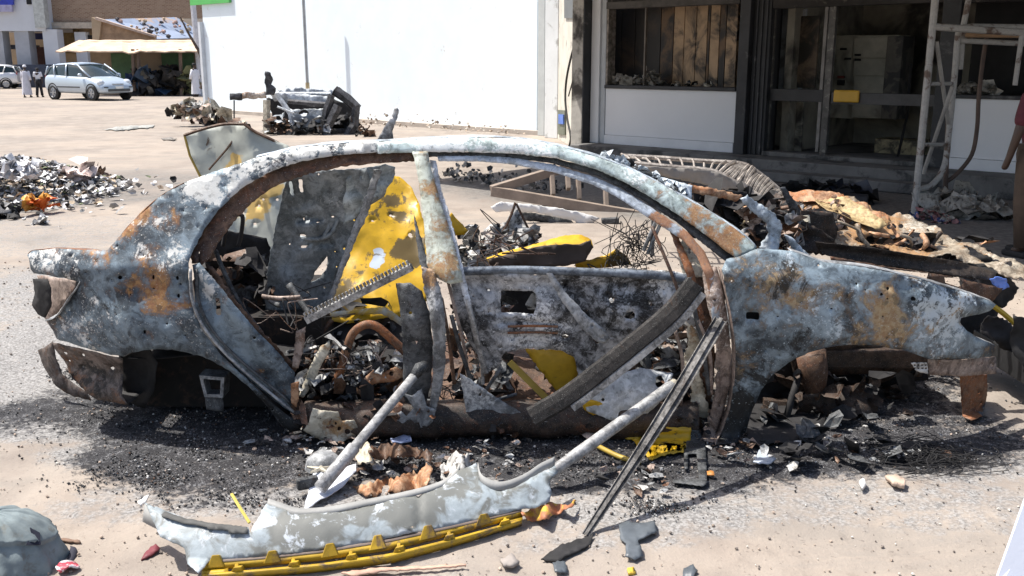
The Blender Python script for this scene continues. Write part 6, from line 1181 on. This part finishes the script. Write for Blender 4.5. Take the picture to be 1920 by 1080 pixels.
# wires of burnt tyres in the front wheel space
random.seed(79); mb = MB()
for i in range(90):
    a = G(1740+random.gauss(0, 45), 862+random.gauss(0, 12)); p = [a+Vector((random.gauss(0, .09), random.gauss(0, .06), abs(random.gauss(0, .03)))) for _ in range(4)]; mb.tube(arc(p, 4), .0018, 4, caps=False)
tag(mb.build('tyre_wire', CHAR), 'tangle of burnt tyre wire below the front wing', 'wire', kind='stuff')
def shard(nm, label, cat, pts, mat, z=.012, dent=.012, seed=0, thick=.006, group=None, tilt=.0):
    o = sheet(nm, pts, lambda x, y: G(x, y, z+tilt*(pts[0][1]-y)), mat, None, step=8, rag=1.2, dent=dent, dscale=14, nrm=(0, 0, 1), seed=200+seed, thick=thick); return tag(o, label, cat, group)
NAVY = M_plain('slate_plastic', (.10, .115, .13), .45, .25, 10); WHT = M_plain('white_litter', (.68, .66, .64), .6, .1, 10)
shard('melted_plastic_shard', 'jagged slate-grey plastic shard on the sand just right of the leaning strip foot', 'plastic shard', [(1160, 985), (1180, 978), (1206, 982), (1226, 978), (1232, 996), (1212, 1008), (1196, 1012), (1206, 1040), (1190, 1048), (1172, 1044), (1174, 1020), (1164, 1010)], NAVY, .02, seed=1)
shard('melted_plastic_shard', 'black jagged piece close under the end of the leaning strip', 'plastic shard', [(1014, 1046), (1050, 1024), (1080, 1012), (1112, 1004), (1106, 1022), (1076, 1036), (1048, 1052)], CHAR, .01, seed=2)
shard('melted_plastic_shard', 'small slate chip at the bottom edge right of the jagged shard', 'plastic shard', [(1282, 1064), (1300, 1060), (1308, 1072), (1296, 1084), (1280, 1078)], NAVY, .01, seed=3)
shard('melted_plastic_shard', 'small grey chip lower left of the black jagged piece', 'plastic shard', [(1036, 1054), (1060, 1052), (1064, 1072), (1040, 1074)], NAVY, .01, seed=4)
shard('paper_triangle', 'small blue-grey folded triangle on the sand below the hinge pillar', 'litter', [(1412, 868), (1424, 842), (1456, 862), (1440, 872)], M_plain('grey_blue_card', (.34, .38, .44), .5), .02, seed=5)
shard('tan_stone', 'pale tan stone beside the cinders below the front wing', 'stone', [(1660, 894), (1680, 894), (1698, 902), (1696, 912), (1672, 908)], M_plain('pale_tan_stone', (.55, .42, .33), .9), .02, seed=6, thick=.02)
shard('white_crumb', 'small white lump left of the pale tan stone', 'litter', [(1610, 904), (1618, 898), (1624, 908), (1616, 914)], WHT, .015, seed=7, thick=.014)
shard('orange_peel', 'small orange scrap beside the sill bracket', 'litter', [(1322, 880), (1338, 884), (1340, 890), (1326, 888)], M_plain('orange_scrap', (.6, .25, .06), .6), .02, seed=8)
shard('yellow_crumb', 'round yellow crumb near the bottom edge, below the slate shard', 'litter', [(1176, 1066), (1188, 1064), (1192, 1072), (1178, 1076)], M_plain('yellow_crumb_m', (.6, .4, .05), .6), .01, seed=9, thick=.01)
shard('white_tag', 'small twisted white tag at the upper left tip of the bumper', 'litter', [(258, 944), (270, 934), (280, 928), (276, 940), (264, 950)], WHT, .05, seed=10)
shard('dark_red_scrap', 'dark red scrap just left of the bumper skin', 'litter', [(264, 1046), (274, 1030), (292, 1020), (300, 1028), (284, 1040)], M_plain('dark_red_scrap_m', (.16, .03, .04), .6), .02, seed=11)
shard('red_wrapper', 'crumpled red and white wrapper next to the shell at the bottom left', 'litter', [(104, 1066), (124, 1048), (140, 1050), (150, 1060), (134, 1068), (112, 1074)], M_two('red_white_wrapper', (.5, .07, .10), (.7, .68, .7), .5, .03, 20, .5), .02, .02, seed=12)
shard('wood_splinter', 'thin reddish wooden splinter on the sand below the yellow edge', 'splinter', [(640, 1074), (700, 1066), (800, 1062), (874, 1058), (874, 1061), (800, 1067), (720, 1071), (664, 1080)], M_plain('pale_wood', (.50, .32, .24), .8), .012, .0, seed=13)
shard('thin_twig', 'dry twig lying on the sand at the left foreground', 'twig', [(86, 1014), (120, 1010), (150, 1014), (152, 1018), (120, 1015), (88, 1018)], M_plain('dry_twig', (.22, .14, .10), .9), .01, .0, seed=14)
shard('blue_paper', 'pale blue paper scrap in the shade below the centre pillar', 'litter', [(732, 822), (768, 816), (772, 826), (736, 832)], M_plain('pale_blue_paper', (.3, .36, .55), .6), .03, seed=15)
shard('grey_lump', 'grey flat lump at the bottom edge left of the chips', 'litter', [(938, 1050), (960, 1040), (974, 1052), (960, 1064), (944, 1062)], M_plain('grey_lump_m', (.28, .25, .23), .9), .012, seed=16, thick=.012)
random.seed(80); PIECE = ['beside the strut foot', 'left of the strut foot', 'nearest the camera in the middle', 'below the radiator side', 'deepest in the wheel space', 'nearest the sill']
for k, (px, py) in enumerate(((1590, 800), (1500, 830), (1560, 862), (1640, 850), (1430, 800), (1490, 862))):
    o = MB(); c0 = G(px, py)
    for j in range(5): o.scrap(c0+Vector((random.gauss(0, .06), random.gauss(0, .04), .03+random.random()*.04)), random.uniform(.02, .06), random.randrange(2), flat=.9, el=1.8)
    tag(o.build('charred_lining_piece', [B_DARK, CHAR]), 'charred lining piece under the front wing, '+PIECE[k], 'lining', 'charred lining pieces under the front wing')
# ------------------------------------------------------------------ rubbish heap at the left
HC = G(70, 385); heap = thing('rubbish_heap', 'low smouldered heap of white, grey and black rubbish at the left edge', 'rubbish heap', (HC.x, HC.y, 0))
def hh(x, y): 
    dx = (x-HC.x+.75)/1.05; dy = (y-HC.y-.9)/1.35; return .50*max(0, math.exp(-(dx*dx+dy*dy)*1.1)-.12)
n = 46; vs = [(HC.x-2.6+5.0*i/n, HC.y-1.6+5.2*j/n) for j in range(n+1) for i in range(n+1)]
vs = [(x, y, hh(x, y)+.05*nz(x*5, y*5)*(hh(x, y) > .01)-.015) for x, y in vs]
mk('mound', vs, [(j*(n+1)+i, j*(n+1)+i+1, (j+1)*(n+1)+i+1, (j+1)*(n+1)+i) for j in range(n) for i in range(n)], M_plain('ashy_mound_dirt', (.13, .125, .12), .95, .5, 6, dirt=(.35, .33, .31), dirt_amt=.3), heap, smooth=True)
random.seed(81); mb = MB(); HM = [M_plain('heap_white', (.66, .66, .68), .6, .15, 8), M_plain('heap_grey', (.28, .28, .28), .8, .3, 8), CHAR, M_plain('heap_brown', (.20, .15, .11), .8, .3, 8), M_plain('heap_tan', (.45, .36, .26), .8, .2, 8), M_plain('heap_green', (.14, .17, .09), .8)]
for i in range(3600):
    x, y = HC.x-.75+random.gauss(0, .72), HC.y+.7+random.gauss(0, .95)
    if hh(x, y) < .01 and random.random() < .75: continue
    mb.scrap((x, y, hh(x, y)+.02+random.random()*.04), random.uniform(.015, .06), random.choices(range(6), (6, 5, 2.4, 1.6, 1.6, .5))[0], flat=1.0, el=random.uniform(.6, 1.8))
mb.build('heap_scraps', HM, heap, smooth=True)['kind'] = 'stuff'
def hz_(px, py, zz): p = G(px, py, zz); return p
bagpile('rubbish_bag', 'large white crumpled plastic bag on top of the rubbish heap', 'bag', [hz_(30, 325, .40), hz_(50, 330, .38)], .17, [HM[0]], 40, 31)
bagpile('rubbish_bag', 'pinkish white bag on the right shoulder of the rubbish heap', 'bag', [hz_(140, 335, .22), hz_(155, 330, .22)], .2, [M_plain('pinkish_bag', (.66, .56, .52), .6)], 30, 32)
bagpile('rubbish_bag', 'orange and red wrapper at the near foot of the rubbish heap', 'wrapper', [hz_(60, 388, .08), hz_(85, 386, .08), hz_(72, 388, .08)], .13, [M_plain('orange_wrapper', (.75, .16, .03), .5), M_plain('yellow_wrapper', (.75, .35, .06), .5)], 34, 33, .45)
bagpile('torn_cardboard', 'brown torn carton at the right end of the rubbish heap', 'carton', [hz_(178, 336, .08), hz_(186, 330, .1)], .14, [M_plain('brown_card', (.14, .09, .06), .9)], 16, 34)
bagpile('rubbish_litter', 'flat whitish litter on the ground in front of the rubbish heap', 'litter', [G(60, 422), G(90, 416), G(75, 420)], .1, [HM[0], HM[1]], 16, 35, .4)
bagpile('rubbish_litter', 'black crumpled litter below the left end of the rubbish heap', 'litter', [G(10, 402), G(20, 408)], .16, [CHAR, HM[1]], 26, 36, .5)
# ------------------------------------------------------------------ torn metal pile by the white wall corner
bagpile('scrap_metal_pile', 'pile of brown torn sheet metal in front of the white wall corner', 'scrap pile', [G(x, y) for x, y in ((345, 222), (365, 226), (390, 232), (410, 236), (430, 242))]+[G(x, y, .35) for x, y in ((350, 212), (375, 216), (400, 224))], .34, [B_BROWN, B_CREAM, B_CREAM, CHAR, ASHM, B_HINGE], 260, 41, .42, kind='stuff')
shard('scrap_sheet', 'thin flat grey sheet lying far out on the sandy street', 'sheet', [(190, 243), (230, 236), (290, 234), (286, 239), (225, 244)], M_plain('dull_grey_sheet', (.30, .30, .28), .7), .02, seed=20)
shard('scrap_sheet', 'small dark flat scrap left of the torn metal pile', 'sheet', [(302, 259), (315, 257), (332, 260), (325, 263), (306, 262)], M_plain('grey_brown_scrap', (.20, .18, .16), .8), .02, seed=21)
# ------------------------------------------------------------------ second wreck: burnt van cab on its side by the wall
g0 = G(590, 250); YV = g0.y; v2 = thing('burnt_cab_wreck', 'skeleton of a burnt silver and black cab lying before the white wall', 'car wreck', (g0.x, YV, 0))
VS = M_burnt('bleached_far_steel', (.30, .32, .35), (.60, .64, .68), r=.12, a=.5, so=.25, sc=2)
VD = M_burnt('sooty_far_steel', (.02, .022, .025), (.10, .10, .11), r=.2, a=.2, so=.5, sc=2)
def vp(x, y, d=0): return P(x, y, YV+d)
def vtube(nm, pts, r, mat, d=(0, 0)):
    MB().tube([vp(p[0], p[1], d[0]+(d[1]-d[0])*i/(len(pts)-1)) for i, p in enumerate(pts)], r, 6).build(nm, mat, v2)
def vsheet(nm, pts, mat, d=0, holes=(), dent=.08, seed=0, kx=0): sheet(nm, pts, lambda x, y: P(x, y, YV+d+kx*(x-580)), mat, v2, holes, step=8, rag=1.4, dent=dent, dscale=2.5, seed=300+seed, thick=.02)
vsheet('roof_skin', [(520, 168), (560, 164), (600, 168), (640, 170), (622, 186), (560, 180), (526, 178)], VS, 1.0, seed=1)
vsheet('side_skin', [(505, 172), (560, 176), (622, 182), (614, 200), (560, 196), (515, 190)], VS, 0, seed=2)
vsheet('middle_panel', [(540, 205), (610, 204), (606, 228), (545, 226)], VS, -.1, [blob(570, 212, 5, 8, 1.8)], seed=3)
vsheet('lower_panel', [(540, 218), (608, 218), (600, 242), (548, 238)], M_plain('slate_far_panel', (.16, .18, .21), .4, .2, 2), -.2, seed=4)
vsheet('rear_void', [(500, 184), (620, 184), (664, 200), (660, 245), (600, 252), (520, 250)], CHAR, 1.6, [[(566, 182), (606, 184), (600, 196), (570, 194)]], seed=5)
vtube('frame_bar', [(622, 178), (612, 205), (604, 245)], .09, VD, (-.2, -.3)); vtube('frame_bar', [(632, 170), (668, 200), (664, 235), (650, 256)], .12, VD, (0, -.2)); vtube('frame_bar', [(634, 198), (612, 243)], .12, VD, (-.3, -.4))
vtube('frame_bar', [(628, 170), (652, 186), (670, 204)], .14, CHAR, (.1, 0)); vtube('frame_bar', [(604, 246), (648, 246)], .07, VD, (-.3, 0)); vtube('frame_bar', [(500, 188), (500, 250)], .10, B_CREAM, (-.1, -.2)); vtube('frame_bar', [(520, 178), (545, 214), (552, 250)], .07, VS, (0, -.3))
vtube('frame_bar', [(520, 200), (552, 212)], .03, VS, (-.4, -.4)); vtube('frame_bar', [(540, 190), (612, 196)], .06, VD, (-.2, -.2)); vtube('frame_bar', [(510, 176), (620, 176)], .05, VS, (.3, .3))
vsheet('bent_top_bracket', [(497, 134), (507, 136), (512, 150), (508, 158), (518, 166), (514, 178), (500, 178), (496, 155)], VD, -.1, seed=6)
vsheet('arm_plate', [(431, 175), (454, 175), (454, 188), (431, 188)], VD, -.1, dent=.01, seed=7); vsheet('arm_plate', [(454, 174), (498, 172), (500, 184), (454, 186)], M_burnt('rusty_pale_arm', (.35, .3, .27), (.6, .55, .5), r=.5, a=.4, so=.2, sc=4), -.1, dent=.02, seed=8)
vtube('stay', [(439, 188), (439, 222)], .02, VD)
random.seed(90); mb = MB()
for i in range(240):
    p = vp(random.uniform(500, 620), random.gauss(240, 9), random.uniform(-.6, 1.0)); mb.scrap(p, random.uniform(.04, .14), random.randrange(4), el=1.5)
for i in range(70):
    p = vp(random.uniform(620, 665), random.gauss(235, 9), random.uniform(0, 1.0)); mb.scrap(p, random.uniform(.06, .2), random.choice((2, 2, 0)), el=1.5)
mb.build('burnt_innards', [VD, VS, CHAR, B_BROWN], v2, smooth=True)['kind'] = 'stuff'
bagpile('wreck_litter', 'low line of pale rubble along the foot of the white wall', 'rubble', [Vector(WP(s, .6, .03)) for s in np.linspace(.4, 9, 22)], .35, [M_plain('sandy_rubble', (.42, .34, .27), .9), M_plain('pale_rubble', (.58, .54, .48), .9)], 160, 42, .10, kind='stuff')
bagpile('wreck_litter', 'small dark burnt clumps right of the cab wreck', 'litter', [G(680, 252), G(688, 256)], .2, [CHAR, B_BROWN], 20, 43, .4)
# ------------------------------------------------------------------ things on the ground beyond the wreck
# pallet-like timber frame
TW = M_plain('dusty_grey_timber', (.27, .215, .175), .85, .25, 6); gA = G(1040, 385)
pal = thing('timber_frame', 'grey-brown timber frame with cross slats propped on the ground beyond the open front door', 'frame', (gA.x, gA.y, 0)); YT2 = gA.y
def beam(nm, a, b, w, h, mat, par, Y0=None, Y1=None):
    p = P(a[0], a[1], Y0 or YT2); q = P(b[0], b[1], Y1 or Y0 or YT2); d = (q-p).normalized(); u = Vector((0, 0, 1)); u = (u-d*u.dot(d)).normalized(); s = d.cross(u)
    return MB().box((p+q)/2, ((q-p).length, w, h), M=Matrix((d, s, u)).transposed()).build(nm, mat, par, bevel=.004)
beam('rail', (922, 358), (1240, 412), .1, .12, TW, pal, YT2-.2, YT2-.5); beam('rail', (922, 356), (1060, 314), .1, .10, TW, pal, YT2-.2, YT2+.2); beam('rail', (1050, 318), (1130, 322), .1, .07, TW, pal, YT2+.2)
for x, yb, yt in ((1037, 366, 330), (1086, 374, 328), (1066, 355, 326), (1137, 388, 352)): beam('slat', (x, yb), (x-2, yt), .05, .10, TW, pal, YT2-.1, YT2)
# white fascia piece on the ground
wf = thing('white_trim_piece', 'white trim piece with a sooty lower face lying on the sand before the timber frame', 'trim piece', tuple(G(1020, 420)))
YW = G(1020, 418).y
sheet('white_face', [(920, 388), (940, 378), (1000, 384), (1080, 396), (1124, 408), (1112, 418), (1085, 424), (1078, 414), (1000, 398), (955, 396), (930, 398)], lambda x, y: P(x, y, YW), M_plain('scuffed_white_plastic', (.70, .69, .68), .5, .1, 6), wf, step=8, dent=.02, nrm=(0, -1, .5), seed=401, thick=.02)
sheet('sooty_face', [(955, 397), (1000, 399), (1070, 412), (1084, 424), (1020, 418), (970, 410)], lambda x, y: P(x, y, YW+.03), B_DARK, wf, step=8, dent=.02, seed=402, thick=.02)
beam('grey_rail', (1128, 414), (1160, 412), .1, .05, B_DARK, wf, YW)
# ladder-like burnt rack behind the bonnet
YR = 8.6; rk = thing('burnt_shutter_rack', 'greyish fallen rack of parallel slats curling down behind the bonnet', 'rack', (P(1350, 350, YR).x, YR, 0))
RK = M_burnt('dusty_slat_steel', (.24, .21, .19), (.46, .42, .38), rust=(.2, .13, .09), rust2=(.3, .22, .16), ash=(.6, .57, .53), r=.3, a=.35, so=.25, sc=5, metal=.1)
far = arc([(1165, 292), (1240, 296), (1320, 302), (1385, 306), (1410, 316), (1445, 342), (1478, 372)], 7); near = arc([(1190, 306), (1250, 312), (1320, 318), (1350, 326), (1388, 348), (1420, 372), (1448, 396)], 7)
for i in range(0, len(far)):
    a, b = P(far[i][0], far[i][1], YR+.35), P(near[i][0], near[i][1], YR-.15); j = Vector((0, 0, random.uniform(-.02, .02)))
    if i % 2 == 0 or i > 22: MB().tube([a+j, (a+b)/2+Vector((0, 0, .02)), b-j], .016 if i > 18 else .010, 5).build('slat', RK, rk)
MB().tube([P(x, y, YR+.35) for x, y in far], .022, 6).build('side_rail', RK, rk); MB().tube([P(x, y, YR-.15) for x, y in near], .022, 6).build('side_rail', RK, rk)
sheet('side_plate', [(1210, 312), (1300, 316), (1345, 322), (1392, 346), (1402, 356), (1386, 362), (1330, 348), (1270, 336), (1225, 326)], lambda x, y: P(x, y, YR-.2), M_plain('dusty_grey_plate', (.24, .22, .20), .8, .2, 5), rk, step=9, dent=.02, seed=410, thick=.006)
sheet('side_plate', [(1385, 346), (1392, 340), (1452, 386), (1468, 402), (1450, 398), (1420, 380)], lambda x, y: P(x, y, YR-.3), RK, rk, step=9, dent=.03, seed=411, thick=.006)
for x, y, t in ((1230, 300, 0), (1300, 310, 0), (1395, 350, 0), (1450, 395, 0)): MB().tube([P(x, y, YR), (P(x, y, YR).x, YR+.05, 0)], .02, 6).build('leg', B_DARK, rk)
bagpile('rubble_strip', 'scattered pale rubble at the foot of the shop plinth behind the rack', 'rubble', [FP(s, 4.1, .03) for s in np.linspace(.5, 2.6, 10)], .3, [M_plain('grey_rubble', (.38, .36, .33), .9), B_DARK], 160, 44, .12, kind='stuff')
